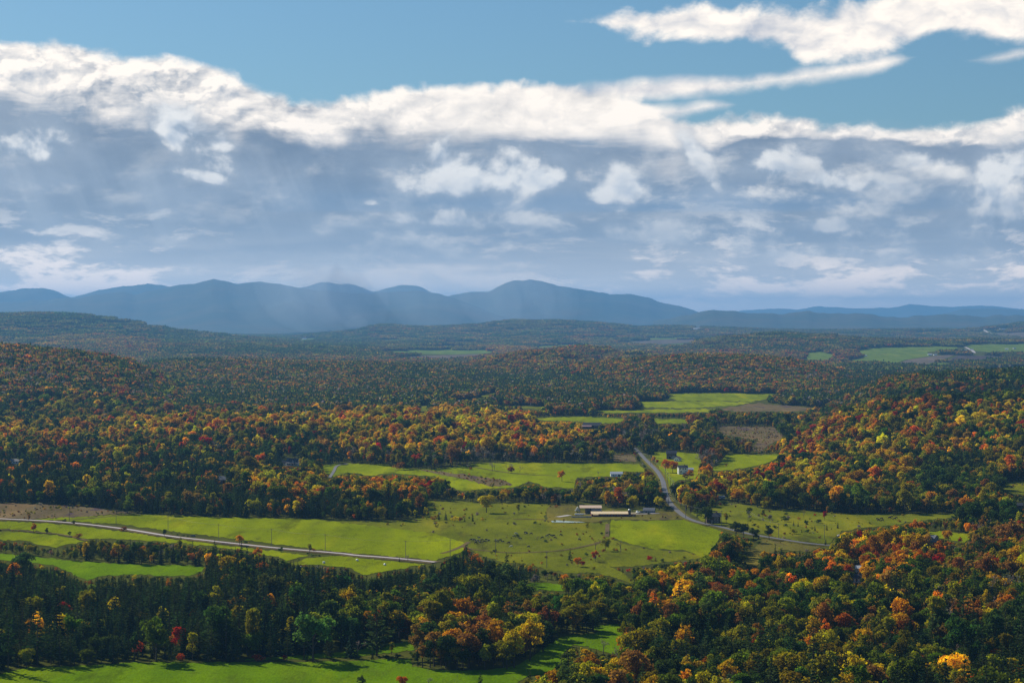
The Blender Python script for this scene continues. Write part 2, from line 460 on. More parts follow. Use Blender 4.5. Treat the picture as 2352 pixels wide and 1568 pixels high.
def plain(name, c, rough=0.8, spec=0.3, metal=0.0, var=0.25, scale=1.5):
    if name in MATS: return MATS[name]
    m, t, out = new_mat(name)
    tcn = t.nodes.new('ShaderNodeTexCoord')
    a = fbm(N(tcn.outputs['Object']), scale, 5, 0.65)
    hsv = t.nodes.new('ShaderNodeHueSaturation'); hsv.inputs['Color'].default_value = (*c, 1)
    t.links.new((1.0 + (a - 0.5) * 2 * var).s, hsv.inputs['Value'])
    bsdf(t, out, N(hsv.outputs[0]), rough, spec, metal)
    MATS[name] = m
    return m


G_BRIGHT = dict(c1=(0.200, 0.255, 0.002), c2=(0.285, 0.325, 0.003), c3=(0.115, 0.160, 0.004))
G_LUSH = dict(c1=(0.115, 0.220, 0.002), c2=(0.170, 0.270, 0.003), c3=(0.065, 0.130, 0.003))
G_PAST = dict(c1=(0.135, 0.160, 0.010), c2=(0.205, 0.215, 0.012), c3=(0.085, 0.088, 0.012))
G_ROUGH = dict(c1=(0.150, 0.130, 0.030), c2=(0.185, 0.170, 0.026), c3=(0.085, 0.070, 0.024))
G_FAR = dict(c1=(0.130, 0.200, 0.025), c2=(0.165, 0.225, 0.030), c3=(0.100, 0.150, 0.025))
FIELD_MATS = {
    'bright': lambda: grass_mat('mown_grass', **G_BRIGHT, amt=0.8, stripes=0.28),
    'lush': lambda: grass_mat('lush_grass', **G_LUSH, amt=0.7, stripes=0.28),
    'past': lambda: grass_mat('pasture_grass', **G_PAST, big=0.02, amt=1.0),
    'rough': lambda: grass_mat('rough_meadow', **G_ROUGH, big=0.03, amt=1.0),
    'brown': lambda: grass_mat('brown_weeds', (0.150, 0.112, 0.055), (0.190, 0.145, 0.070), (0.105, 0.085, 0.040), big=0.03),
    'far': lambda: grass_mat('far_grass', **G_FAR, amt=0.5),
    'soil': lambda: grass_mat('stubble_soil', (0.150, 0.120, 0.085), (0.180, 0.145, 0.105), (0.120, 0.095, 0.070), amt=0.3),
    'plough': lambda: grass_mat('ploughed_soil', (0.080, 0.062, 0.055), (0.095, 0.074, 0.064), (0.070, 0.054, 0.050), amt=0.2),
}


# ------------------------------------------------------------------ mesh helpers
def mesh_obj(name, verts, faces, mat=None, parent=None, smooth=False):
    me = bpy.data.meshes.new(name); me.from_pydata([tuple(v) for v in verts], [], [tuple(f) for f in faces])
    if mat: me.materials.append(mat)
    if smooth:
        me.polygons.foreach_set('use_smooth', [True] * len(me.polygons))
    o = bpy.data.objects.new(name, me); COL.objects.link(o)
    if parent: o.parent = parent
    return o


def fast_mesh(name, verts, quads):
    me = bpy.data.meshes.new(name); verts = np.asarray(verts, np.float32); quads = np.asarray(quads, np.int32)
    nv, nf, k = len(verts), len(quads), quads.shape[1]
    me.vertices.add(nv); me.vertices.foreach_set('co', verts.ravel())
    me.loops.add(nf * k); me.loops.foreach_set('vertex_index', quads.ravel())
    me.polygons.add(nf); me.polygons.foreach_set('loop_start', np.arange(0, nf * k, k, dtype=np.int32))
    me.update(calc_edges=True)
    return me


def link(name, me, parent=None):
    o = bpy.data.objects.new(name, me); COL.objects.link(o)
    if parent: o.parent = parent
    return o


def tag(o, label=None, cat=None, group=None, kind=None):
    for k, v in (('label', label), ('category', cat), ('group', group), ('kind', kind)):
        if v: o[k] = v
    return o


# ------------------------------------------------------------------ the ground sheet
nr, nc = len(GL), len(GX)
vv = np.stack([gxx, gy, GH], -1).reshape(-1, 3)
ii = (np.arange(nr - 1)[:, None] * nc + np.arange(nc - 1)[None, :]).ravel()
me = fast_mesh('ground', vv, np.stack([ii, ii + 1, ii + nc + 1, ii + nc], -1))
me.polygons.foreach_set('use_smooth', [True] * len(me.polygons))
m, t, out = new_mat('woodland_floor')
p = world_pos()
a = fbm(p, 0.02, 6, 0.6); b = fbm(p, 0.25, 5, 0.7); wd = fbm(p, 0.0016, 5, 0.6)
c = mixc(sat((a - 0.4) * 3), (0.060, 0.068, 0.014), (0.110, 0.120, 0.018))
c = mixc(sat((b - 0.5) * 3), c, (0.060, 0.048, 0.020))
c = mixc(sat((wd - 0.56) * 9) * 0.6, c, (0.11, 0.13, 0.04))
bsdf(t, out, c, 1.0, 0.0)
me.materials.append(m)
terrain = link('ground', me); tag(terrain, kind='structure')

# ------------------------------------------------------------------ mountains
MOUNT = [
    ([(-700, 668), (-300, 655), (0, 668), (50, 661), (100, 659), (130, 668), (165, 682), (230, 664), (290, 656), (340, 650), (390, 656), (480, 690), (560, 720)], 36000, 4300),
    ([(600, 700), (690, 658), (720, 652), (750, 645), (780, 651), (800, 650), (860, 668), (915, 655), (950, 661), (1000, 680), (1080, 705)], 38500, 4300),
    ([(-700, 690), (-200, 684), (0, 694), (150, 684), (250, 672), (285, 668), (310, 676), (350, 667), (400, 658), (440, 650), (490, 641), (540, 652), (600, 651), (640, 652), (690, 663), (780, 671), (860, 669), (920, 665), (960, 666), (1000, 672), (1060, 688), (1130, 715), (1200, 740)], 31000, 5000),
    ([(960, 716), (1020, 684), (1045, 675), (1080, 667), (1120, 670), (1160, 655), (1190, 648), (1215, 646), (1260, 652), (1300, 659), (1350, 665), (1400, 672), (1450, 673), (1490, 680), (1530, 696), (1560, 698), (1600, 713), (1680, 736)], 34000, 4800),
    ([(1500, 735), (1560, 726), (1600, 715), (1640, 709), (1690, 714), (1720, 719), (1800, 717), (1860, 712), (1900, 720), (1950, 716), (2010, 722), (2100, 725), (2170, 719), (2240, 725), (2352, 722), (2600, 716), (3100, 710)], 25500, 3200),
    ([(1600, 735), (1700, 712), (1780, 708), (1830, 710), (1880, 702), (1950, 707), (2040, 706), (2090, 697), (2150, 701), (2200, 703), (2250, 701), (2352, 708), (2700, 700), (3100, 706)], 50000, 5000),
    ([(2120, 735), (2180, 715), (2230, 706), (2300, 709), (2352, 712), (2500, 708), (3100, 715)], 40000, 3600),
]
m_mtn, t, out = new_mat('mountain_woods')
p = world_pos()
a = fbm(p, 0.0012, 6, 0.65); b = fbm(p, 0.012, 4, 0.7)
c = mixc(sat((a - 0.4) * 3), (0.035, 0.050, 0.020), (0.090, 0.070, 0.028))
c = mixc(sat((b - 0.5) * 3) * 0.6, c, (0.025, 0.035, 0.018))
bsdf(t, out, c, 0.95, 0.1)
for q, (prof, D, sg) in enumerate(MOUNT):
    px = np.array([p_[0] for p_ in prof], float); py = np.array([p_[1] for p_ in prof], float)
    Xs = np.arange(px[0], px[-1] + 1, 8.0); ts = np.concatenate([np.linspace(-2.4, 0, 22), np.linspace(0.15, 2.2, 8)])
    tt, XX = np.meshgrid(ts, Xs, indexing='ij')
    dd = D + tt * sg; xx = (XX - 1176) / FPX * dd
    zc = CAMZ - (np.interp(XX, px, py) - 735) * D / FPX
    zc = zc + 30 * vfbm(XX / 26.0, XX * 0 + q, 40 + q, 3)
    sp = vfbm(xx / 1500.0, dd / 4200.0, 60 + q, 4)
    g = np.exp(-(tt ** 2) * (1 - 0.0 * sp)) * (1 + 0.9 * sp * np.clip(np.abs(tt), 0, 1))
    zz = np.maximum(zc * g, -30) - 12
    k = len(Xs); ii = (np.arange(len(ts) - 1)[:, None] * k + np.arange(k - 1)[None, :]).ravel()
    me = fast_mesh('mountain', np.stack([xx, dd, zz], -1).reshape(-1, 3), np.stack([ii, ii + 1, ii + k + 1, ii + k], -1))
    me.polygons.foreach_set('use_smooth', [True] * len(me.polygons))
    me.materials.append(m_mtn); tag(link('mountain', me), kind='structure')

# ------------------------------------------------------------------ open land: outlines in the frame, laid on the ground
FIELDS = [  # name, look, outline
    ('hay_field', 'lush', [(-60, 1556), (0, 1548), (67, 1531), (167, 1530), (300, 1521), (500, 1520), (784, 1519), (945, 1511), (948, 1530), (1017, 1540), (1117, 1538), (1184, 1528), (1235, 1500), (1262, 1478), (1290, 1462), (1376, 1452), (1358, 1436), (1418, 1433), (1437, 1450), (1431, 1503), (1401, 1500), (1357, 1486), (1317, 1480), (1297, 1493), (1277, 1533), (1251, 1546), (1201, 1556), (1184, 1575), (1184, 1640), (-60, 1640)]),
    ('hay_field', 'lush', [(560, 1514), (784, 1497), (867, 1484), (964, 1467), (952, 1492), (867, 1502), (784, 1510), (560, 1517)]),
    ('meadow', 'lush', [(-60, 1262), (0, 1271), (100, 1280), (167, 1288), (300, 1296), (417, 1298), (480, 1303), (440, 1322), (367, 1322), (300, 1318), (233, 1322), (200, 1333), (160, 1315), (130, 1300), (60, 1290), (0, 1286), (-60, 1284)]),
    ('hay_field', 'bright', [(-60, 1219), (0, 1221), (83, 1224), (133, 1229), (200, 1243), (157, 1250), (127, 1257), (97, 1253), (67, 1243), (0, 1240), (-60, 1238)]),
    ('hay_field', 'bright', [(-60, 1196), (0, 1198), (67, 1199), (167, 1207), (283, 1221), (383, 1236), (500, 1251), (633, 1266), (707, 1275), (660, 1288), (633, 1278), (567, 1265), (467, 1253), (367, 1243), (217, 1236), (200, 1238), (133, 1225), (83, 1219), (0, 1214), (-60, 1212)]),
    ('hay_field', 'bright', [(664, 1296), (707, 1281), (784, 1277), (900, 1289), (975, 1296), (940, 1302), (884, 1312), (834, 1322), (800, 1303), (730, 1297)]),
    ('hay_field', 'bright', [(77, 1193), (167, 1188), (320, 1180), (500, 1188), (700, 1192), (784, 1200), (900, 1213), (1000, 1225), (1064, 1245), (1070, 1262), (1048, 1272), (1000, 1287), (960, 1283), (784, 1268), (700, 1258), (560, 1240), (383, 1219), (283, 1204), (167, 1197)]),
    ('pasture', 'past', [(700, 1192), (850, 1196), (935, 1196), (985, 1183), (978, 1150), (1022, 1151), (1050, 1148), (1104, 1157), (1184, 1154), (1262, 1158), (1250, 1186), (1262, 1200), (1358, 1201), (1398, 1200), (1399, 1234), (1440, 1252), (1500, 1262), (1568, 1266), (1625, 1280), (1600, 1283), (1560, 1286), (1480, 1298), (1445, 1300), (1400, 1300), (1475, 1342), (1450, 1340), (1400, 1322), (1360, 1314), (1300, 1316), (1200, 1294), (1150, 1290), (1100, 1272), (1080, 1262), (1072, 1250), (1000, 1226), (900, 1214), (784, 1201)]),
    ('hay_field', 'bright', [(1402, 1195), (1500, 1196), (1575, 1192), (1610, 1205), (1658, 1219), (1650, 1240), (1622, 1279), (1568, 1264), (1500, 1260), (1445, 1250), (1400, 1232)]),
    ('farm_yard', 'rough', [(1262, 1159), (1330, 1160), (1330, 1172), (1400, 1170), (1470, 1180), (1545, 1170), (1570, 1190), (1500, 1195), (1402, 1193), (1358, 1199), (1264, 1198), (1252, 1186)]),
    ('pasture', 'past', [(1585, 1178), (1640, 1160), (1700, 1156), (1762, 1172), (1830, 1170), (1900, 1178), (2000, 1180), (2100, 1180), (2230, 1181), (2420, 1186), (2420, 1196), (2230, 1186), (2150, 1191), (2090, 1200), (2030, 1208), (1975, 1213), (1935, 1220), (1905, 1249), (1845, 1243), (1775, 1233), (1745, 1226), (1730, 1215), (1690, 1196), (1665, 1208), (1610, 1196)]),
    ('meadow', 'rough', [(1742, 1236), (1845, 1251), (1885, 1255), (1860, 1268), (1800, 1262), (1740, 1275), (1760, 1290), (1735, 1300), (1700, 1306), (1695, 1290), (1720, 1268), (1750, 1245)]),
    ('pasture', 'lush', [(1195, 1350), (1230, 1336), (1280, 1340), (1330, 1352), (1290, 1358), (1240, 1354), (1205, 1362)]),
    ('brown_meadow', 'brown', [(-60, 1155), (0, 1156), (80, 1157), (150, 1160), (220, 1166), (262, 1174), (310, 1177), (200, 1186), (75, 1192), (0, 1190), (-60, 1188)]),
    ('hay_field', 'bright', [(735, 1070), (784, 1064), (870, 1066), (920, 1074), (1000, 1078), (1060, 1069), (1110, 1062), (1300, 1063), (1470, 1065), (1484, 1084), (1432, 1082), (1428, 1095), (1400, 1093), (1325, 1097), (1320, 1122), (1250, 1118), (1215, 1104), (1180, 1120), (1120, 1122), (1060, 1128), (1030, 1115), (1000, 1094), (900, 1087), (850, 1092), (800, 1084), (768, 1094), (745, 1085)]),
    ('brown_meadow', 'brown', [(960, 1078), (1010, 1082), (1080, 1093), (1160, 1102), (1180, 1114), (1130, 1118), (1075, 1103), (1000, 1088)]),
    ('lawn', 'bright', [(1497, 1037), (1568, 1039), (1605, 1041), (1612, 1068), (1600, 1100), (1560, 1102), (1532, 1122), (1528, 1100), (1518, 1080), (1505, 1060)]),
    ('hay_field', 'bright', [(1622, 1080), (1645, 1072), (1675, 1041), (1735, 1045), (1801, 1042), (1768, 1061), (1718, 1074), (1651, 1082)]),
    ('hay_field', 'bright', [(1211, 962), (1267, 957), (1351, 957), (1437, 961), (1425, 970), (1385, 972), (1340, 970), (1304, 966), (1250, 967)]),
    ('hay_field', 'bright', [(1494, 961), (1568, 962), (1584, 966), (1582, 973), (1510, 972)]),
    ('hay_field', 'bright', [(1364, 942), (1568, 940), (1650, 939), (1630, 946), (1500, 948), (1380, 948)]),
    ('hay_field', 'bright', [(1460, 921), (1568, 922), (1742, 923), (1700, 930), (1630, 935), (1560, 937), (1480, 935)]),
    ('hay_field', 'bright', [(1534, 904), (1568, 903), (1700, 903), (1811, 906), (1755, 917), (1735, 921), (1568, 921), (1534, 917)]),
    ('meadow', 'past', [(957, 932), (997, 930), (984, 944), (960, 948)]),
    ('meadow', 'past', [(1060, 928), (1117, 905), (1149, 900), (1122, 918), (1080, 930)]),
    ('meadow', 'past', [(1134, 931), (1257, 934), (1257, 940), (1140, 938)]),
    ('marsh', 'brown', [(1640, 978), (1775, 980), (1800, 1003), (1745, 1036), (1722, 1034), (1742, 1010), (1660, 998)]),
    ('marsh', 'brown', [(1650, 938), (1742, 926), (1840, 934), (1905, 937), (1830, 945), (1690, 945)]),
    ('marsh', 'brown', [(1400, 1044), (1450, 1040), (1462, 1060), (1410, 1060)]),
    ('meadow', 'past', [(2290, 1110), (2360, 1104), (2420, 1104), (2420, 1138), (2352, 1136), (2310, 1130)]),
    ('lawn', 'bright', [(2127, 1222), (2150, 1219), (2240, 1229), (2215, 1246), (2180, 1240), (2150, 1232)]),
    ('far_field', 'far', [(1848, 829), (1855, 811), (1885, 807), (1921, 817), (1901, 830)]),
    ('far_field', 'far', [(1920, 834), (1985, 823), (1965, 806), (2020, 798), (2120, 795), (2200, 796), (2195, 806), (2130, 808), (2135, 818), (2080, 826), (2050, 836), (1990, 834)]),
    ('far_field', 'far', [(2215, 792), (2352, 789), (2420, 789), (2420, 812), (2300, 812), (2240, 806)]),
    ('far_field', 'soil', [(2060, 836), (2085, 826), (2140, 818), (2195, 814), (2170, 824), (2130, 836)]),
    ('far_field', 'plough', [(2175, 828), (2200, 816), (2310, 818), (2300, 826), (2240, 832)]),
    ('far_field', 'far', [(2050, 839), (2170, 833), (2195, 836), (2150, 842)]),
    ('far_field', 'far', [(2255, 849), (2352, 841), (2420, 838), (2420, 851), (2352, 853), (2300, 856)]),
    ('far_field', 'far', [(847, 808), (990, 803), (1120, 804), (1150, 810), (1040, 814), (950, 812)]),
    ('far_field', 'soil', [(905, 824), (960, 817), (1040, 815), (1150, 812), (1080, 822), (990, 827)]),
    ('far_field', 'far', [(864, 783), (920, 779), (935, 783), (912, 787)]),
    ('far_field', 'far', [(680, 782), (720, 776), (735, 780), (700, 786)]),
    ('far_field', 'soil', [(1420, 788), (1500, 781), (1568, 779), (1630, 780), (1560, 788), (1470, 793)]),
    ('far_field', 'far', [(1470, 778), (1568, 774), (1640, 776), (1568, 778), (1500, 780)]),
    ('far_field', 'far', [(1500, 793), (1565, 789), (1600, 789), (1560, 797), (1520, 797)]),
    ('far_field', 'far', [(1225, 796), (1300, 792), (1360, 793), (1300, 799), (1240, 802)]),
    ('far_field', 'far', [(2040, 790), (2120, 786), (2190, 787), (2120, 790)]),
    ('far_field', 'far', [(1640, 772), (1700, 769), (1712, 771), (1660, 775)]),
    ('far_field', 'far', [(960, 797), (1060, 794), (1090, 796), (1000, 800)]),
    ('far_field', 'soil', [(1010, 786), (1080, 783), (1110, 785), (1050, 789)]),
    ('far_field', 'far', [(2080, 764), (2150, 762), (2190, 763), (2120, 767)]),
    ('far_field', 'far', [(1330, 776), (1400, 774), (1420, 776), (1360, 779)]),
    ('far_field', 'soil', [(2270, 766), (2352, 763), (2420, 763), (2420, 774), (2320, 774)]),
]
MASK_S = 0.5
MW, MH = int(2600 * MASK_S), int(1700 * MASK_S); MOX = 120


def poly_mask(pts, grow=0):
    """even-odd fill on the frame raster"""
    P_ = np.array([((x + MOX) * MASK_S, y * MASK_S) for x, y in pts])
    y0, y1 = max(int(P_[:, 1].min()) - 1, 0), min(int(P_[:, 1].max()) + 2, MH)
    x0, x1 = max(int(P_[:, 0].min()) - 1, 0), min(int(P_[:, 0].max()) + 2, MW)
    yy, xx = np.mgrid[y0:y1, x0:x1] + 0.5
    ins = np.zeros(yy.shape, bool); j = len(P_) - 1
    for i in range(len(P_)):
        xi, yi = P_[i]; xj, yj = P_[j]
        if yi != yj:
            ins ^= ((yi > yy) != (yj > yy)) & (xx < (xj - xi) * (yy - yi) / (yj - yi) + xi)
        j = i
    m_ = np.zeros((MH, MW), bool); m_[y0:y1, x0:x1] = ins
    return m_


OPEN = np.zeros((MH, MW), bool); WEEDY = np.zeros((MH, MW), np.int8)


def densify(pts, step):
    o = []
    for a_, b_ in zip(pts, pts[1:] + pts[:1]):
        n = max(1, int(math.hypot(b_[0] - a_[0], b_[1] - a_[1]) / step))
        for i in range(n): o.append((a_[0] + (b_[0] - a_[0]) * i / n, a_[1] + (b_[1] - a_[1]) * i / n))
    return o


def jag(pts, amp, seed):
    """uneven field edges"""
    q = np.array(pts)
    return [(x + amp * 2.4 * vnoise(np.array(x / 9.0 + seed), np.array(y / 6.0), seed), y + amp * vnoise(np.array(x / 7.0), np.array(y / 5.0 + seed), seed + 3)) for x, y in q]


def lay(name, pts, mat, lift, kind='structure', dmin=420.0, step=10.0, rough_edge=0.0, seed=1):
    pts = densify(pts, step)
    if rough_edge: pts = jag(pts, rough_edge, seed)
    w = [on_ground(x, y, dmin) for x, y in pts]
    # (bearing, log distance) plane
    K = (GX[1] - GX[0]) / (GL[1] - GL[0])
    uv = [(1176 + FPX * q[0] / q[1], math.log(q[1]) * K) for q in w]
    u0, u1 = min(q[0] for q in uv), max(q[0] for q in uv); v0, v1 = min(q[1] for q in uv), max(q[1] for q in uv)
    gu = GX[(GX > u0) & (GX < u1)]; gv = (GL * K)[(GL * K > v0) & (GL * K < v1)]
    inner = [(float(a_), float(b_)) for a_ in gu for b_ in gv]
    if inner:
        I_ = np.array(inner); ins = np.zeros(len(I_), bool); j = len(uv) - 1
        for i in range(len(uv)):
            xi, yi = uv[i]; xj, yj = uv[j]
            if yi != yj: ins ^= ((yi > I_[:, 1]) != (yj > I_[:, 1])) & (I_[:, 0] < (xj - xi) * (I_[:, 1] - yi) / (yj - yi) + xi)
            j = i
        inner = [inner[i] for i in np.nonzero(ins)[0]]
    allp = [Vector(q) for q in uv] + [Vector(q) for q in inner]
    n = len(uv)
    r = delaunay_2d_cdt(allp, [(i, (i + 1) % n) for i in range(n)], [list(range(n))], 1, 1e-4)
    V_ = np.array([(q.x, q.y) for q in r[0]]); d = np.exp(V_[:, 1] / K); x = (V_[:, 0] - 1176) / FPX * d
    z = ground(x, d) + lift + d * 2.0e-5
    o = mesh_obj(name, np.stack([x, d, z], -1), r[2], mat, smooth=True)
    tag(o, kind=kind)
    return o


for i, (nm, look, pts) in enumerate(FIELDS):
    far = pts[0][1] < 900
    lay(nm, pts, FIELD_MATS[look](), 0.15 + 0.012 * (i % 7) + (0.1 if look == 'brown' and 960 <= pts[0][0] < 1000 else 0), rough_edge=0.0 if far else 4.2, step=10.0 if far else 5.0, seed=i)
    pm = poly_mask(pts); OPEN |= pm
    if look == 'brown': WEEDY[pm] = 1
    elif look in ('rough', 'past'): WEEDY[pm] = 2
    elif look in ('bright', 'lush'): WEEDY[pm] = 0

# ------------------------------------------------------------------ roads
def ribbon(name, pts, width, mat, lift, n=10, crown=0.0, clear=99):
    w = np.array([on_ground(x, y) for x, y in pts])[:, :2]
    s = []
    for i in range(len(w) - 1):                              # Catmull-Rom
        p0, p1, p2, p3 = w[max(i - 1, 0)], w[i], w[i + 1], w[min(i + 2, len(w) - 1)]
        for k_ in range(n):
            t_ = k_ / n
            s.append(0.5 * (2 * p1 + (p2 - p0) * t_ + (2 * p0 - 5 * p1 + 4 * p2 - p3) * t_ ** 2 + (3 * p1 - p0 - 3 * p2 + p3) * t_ ** 3))
    s.append(w[-1]); s = np.array(s)
    tg = np.gradient(s, axis=0); tg /= np.linalg.norm(tg, axis=1)[:, None] + 1e-9
    nm = np.stack([-tg[:, 1], tg[:, 0]], -1)
    offs = np.array([-0.5, -0.25, 0, 0.25, 0.5]); V_ = []
    for o_ in offs:
        q = s + nm * width * o_
        V_.append(np.stack([q[:, 0], q[:, 1], ground(q[:, 0], q[:, 1]) + lift + q[:, 1] * 2e-5], -1))
    V_ = np.stack(V_, 1); zc = V_[:, 2, 2].copy()
    for k_ in range(5): V_[:, k_, 2] = np.maximum(V_[:, k_, 2], zc - 0.05) + crown * (0.25 - offs[k_] ** 2)
    k5 = 5; n_ = len(s); ii = (np.arange(n_ - 1)[:, None] * k5 + np.arange(4)[None, :]).ravel()
    me = fast_mesh(name, V_.reshape(-1, 3), np.stack([ii, ii + 1, ii + k5 + 1, ii + k5], -1))
    me.materials.append(mat)
    o = link(name, me); tag(o, kind='structure')
    V_ = V_[:clear * n]
    X, Y = project(V_[:, :, 0], V_[:, :, 1], V_[:, :, 2])
    for c_ in np.linspace(0, 1, 14):
        xi = X[:, 0] * (1 - c_) + X[:, 4] * c_; yi = Y[:, 0] * (1 - c_) + Y[:, 4] * c_
        for dy_ in (-2, 0, 2):
            a_ = np.clip(((xi + MOX) * MASK_S).astype(int), 0, MW - 1); b_ = np.clip(((yi + dy_) * MASK_S).astype(int), 0, MH - 1)
            OPEN[b_, a_] = True
    return s


def road_mat(name, c, c2):
    m, t, out = new_mat(name); p = world_pos()
    a = fbm(p, 0.35, 6, 0.65); b = fbm(vmul(p, (1, 0.12, 1)), 0.8, 4, 0.6)
    bsdf(t, out, mixc(sat((a - 0.35) * 2.6), mixc(b, c, c2), c2), 0.75, 0.3)
    return m


ASPH = road_mat('worn_asphalt', (0.085, 0.085, 0.092), (0.125, 0.123, 0.126))
GRAV = road_mat('pale_gravel', (0.36, 0.32, 0.295), (0.46, 0.41, 0.385))
VERGE = FIELD_MATS['brown']()
main_px = [(1925, 1256), (1901, 1253), (1845, 1247), (1775, 1236), (1738, 1230), (1700, 1222), (1665, 1213), (1635, 1207), (1601, 1199), (1578, 1190), (1562, 1179), (1544, 1162), (1533, 1146), (1527, 1126), (1522, 1105), (1511, 1085), (1494, 1067), (1481, 1054), (1471, 1043), (1461, 1033), (1447, 1026), (1420, 1020), (1397, 1013), (1384, 1004), (1374, 997)]
left_px = [(-80, 1188), (0, 1192), (67, 1195), (133, 1199), (200, 1205), (283, 1215), (383, 1231), (467, 1241), (567, 1252), (667, 1262), (784, 1272), (817, 1276), (884, 1281), (951, 1287), (1000, 1292)]
ribbon('road_verge', left_px, 13.0, VERGE, 0.30)
left_line = ribbon('gravel_road', left_px, 3.9, GRAV, 0.55, crown=0.3)
ribbon('road_verge', main_px[:18], 10.0, FIELD_MATS['rough'](), 0.30)
main_line = ribbon('road', main_px, 4.8, ASPH, 0.55, crown=0.3, clear=19)
ribbon('driveway', [(800, 1065), (786, 1067), (777, 1069), (771, 1073), (767, 1082), (757, 1097)], 3.2, ASPH, 0.5)
ribbon('lane', [(2100, 1290), (2076, 1301), (2058, 1312), (2044, 1324), (2036, 1337), (2027, 1350), (2004, 1361)], 4.6, ASPH, 0.5, clear=0)
ribbon('farm_track', [Z('farm', 2300, 620), Z('farm', 2000, 632), Z('farm', 1800, 635), Z('farm', 1500, 660), Z('farm', 800, 632), Z('farm', 640, 635)], 4.0, GRAV, 0.45)
ribbon('farm_track', [Z('farm', 330, 660), Z('farm', 200, 680), Z('farm', 60, 700)], 5.0, GRAV, 0.42)
ribbon('far_road', [(2215, 797), (2224, 801), (2234, 806), (2238, 811)], 14.0, GRAV, 1.2)
ribbon('far_road', [(2256, 757), (2264, 761), (2275, 767)], 20.0, GRAV, 2.0)

for pts_ in ([Z('z4', 380, 186), Z('z4', 500, 181), Z('z4', 640, 170), Z('z4', 830, 152), Z('z4', 965, 142)], [Z('z4', 0, 250), Z('z4', 120, 255), Z('z4', 250, 268), Z('z4', 420, 284), Z('z4', 600, 325)],
             [Z('z5', 1835, 210), Z('z5', 1832, 250), Z('z5', 1830, 300)], [Z('z5', 690, 415), Z('z5', 760, 395), Z('z5', 830, 365), Z('z5', 880, 335)], [Z('z5', 830, 365), Z('z5', 900, 385), Z('z5', 1040, 400), Z('z5', 1200, 410), Z('z5', 1500, 395), Z('z5', 1700, 360), Z('z5', 1800, 330)],
             [Z('z5', 1990, 182), Z('z5', 2200, 182), Z('z5', 2352, 180)], [Z('z5', 1180, 178), Z('z5', 1400, 180)], [Z('z2', 840, 1090), Z('z2', 1200, 1150), Z('z2', 1480, 1165)]):
    ribbon('field_edge', pts_, 3.2, VERGE, 0.38, clear=0)

# ================================================================== buildings, fences, poles, vehicles, animals
def box_v(x0, x1, y0, y1, z0, z1):
    v = [(x0, y0, z0), (x1, y0, z0), (x1, y1, z0), (x0, y1, z0), (x0, y0, z1), (x1, y0, z1), (x1, y1, z1), (x0, y1, z1)]
    f = [(3, 2, 1, 0), (4, 5, 6, 7), (0, 1, 5, 4), (1, 2, 6, 5), (2, 3, 7, 6), (3, 0, 4, 7)]
    return v, f


class MB:
    def __init__(self): self.v, self.f = [], []
    def add(self, v, f):
        o = len(self.v); self.v += [tuple(q) for q in v]; self.f += [tuple(i + o for i in q) for q in f]; return self
    def box(self, *a): return self.add(*box_v(*a))
    def prism_x(self, prof, x0, x1):
        """profile of (y, z) pushed along x"""
        n = len(prof); v = [(x0, p[0], p[1]) for p in prof] + [(x1, p[0], p[1]) for p in prof]
        f = [tuple(range(n))[::-1], tuple(range(n, 2 * n))] + [(i, (i + 1) % n, (i + 1) % n + n, i + n) for i in range(n)]
        return self.add(v, f)
    def cyl(self, x, y, z0, z1, r, n=12, r2=None):
        r2 = r if r2 is None else r2
        v = [(x + r * math.cos(6.2832 * i / n), y + r * math.sin(6.2832 * i / n), z0) for i in range(n)] + [(x + r2 * math.cos(6.2832 * i / n), y + r2 * math.sin(6.2832 * i / n), z1) for i in range(n)]
        f = [tuple(range(n))[::-1], tuple(range(n, 2 * n))] + [(i, (i + 1) % n, (i + 1) % n + n, i + n) for i in range(n)]
        return self.add(v, f)
    def build(self, name, mat, parent=None, smooth=False): return mesh_obj(name, self.v, self.f, mat, parent, smooth)


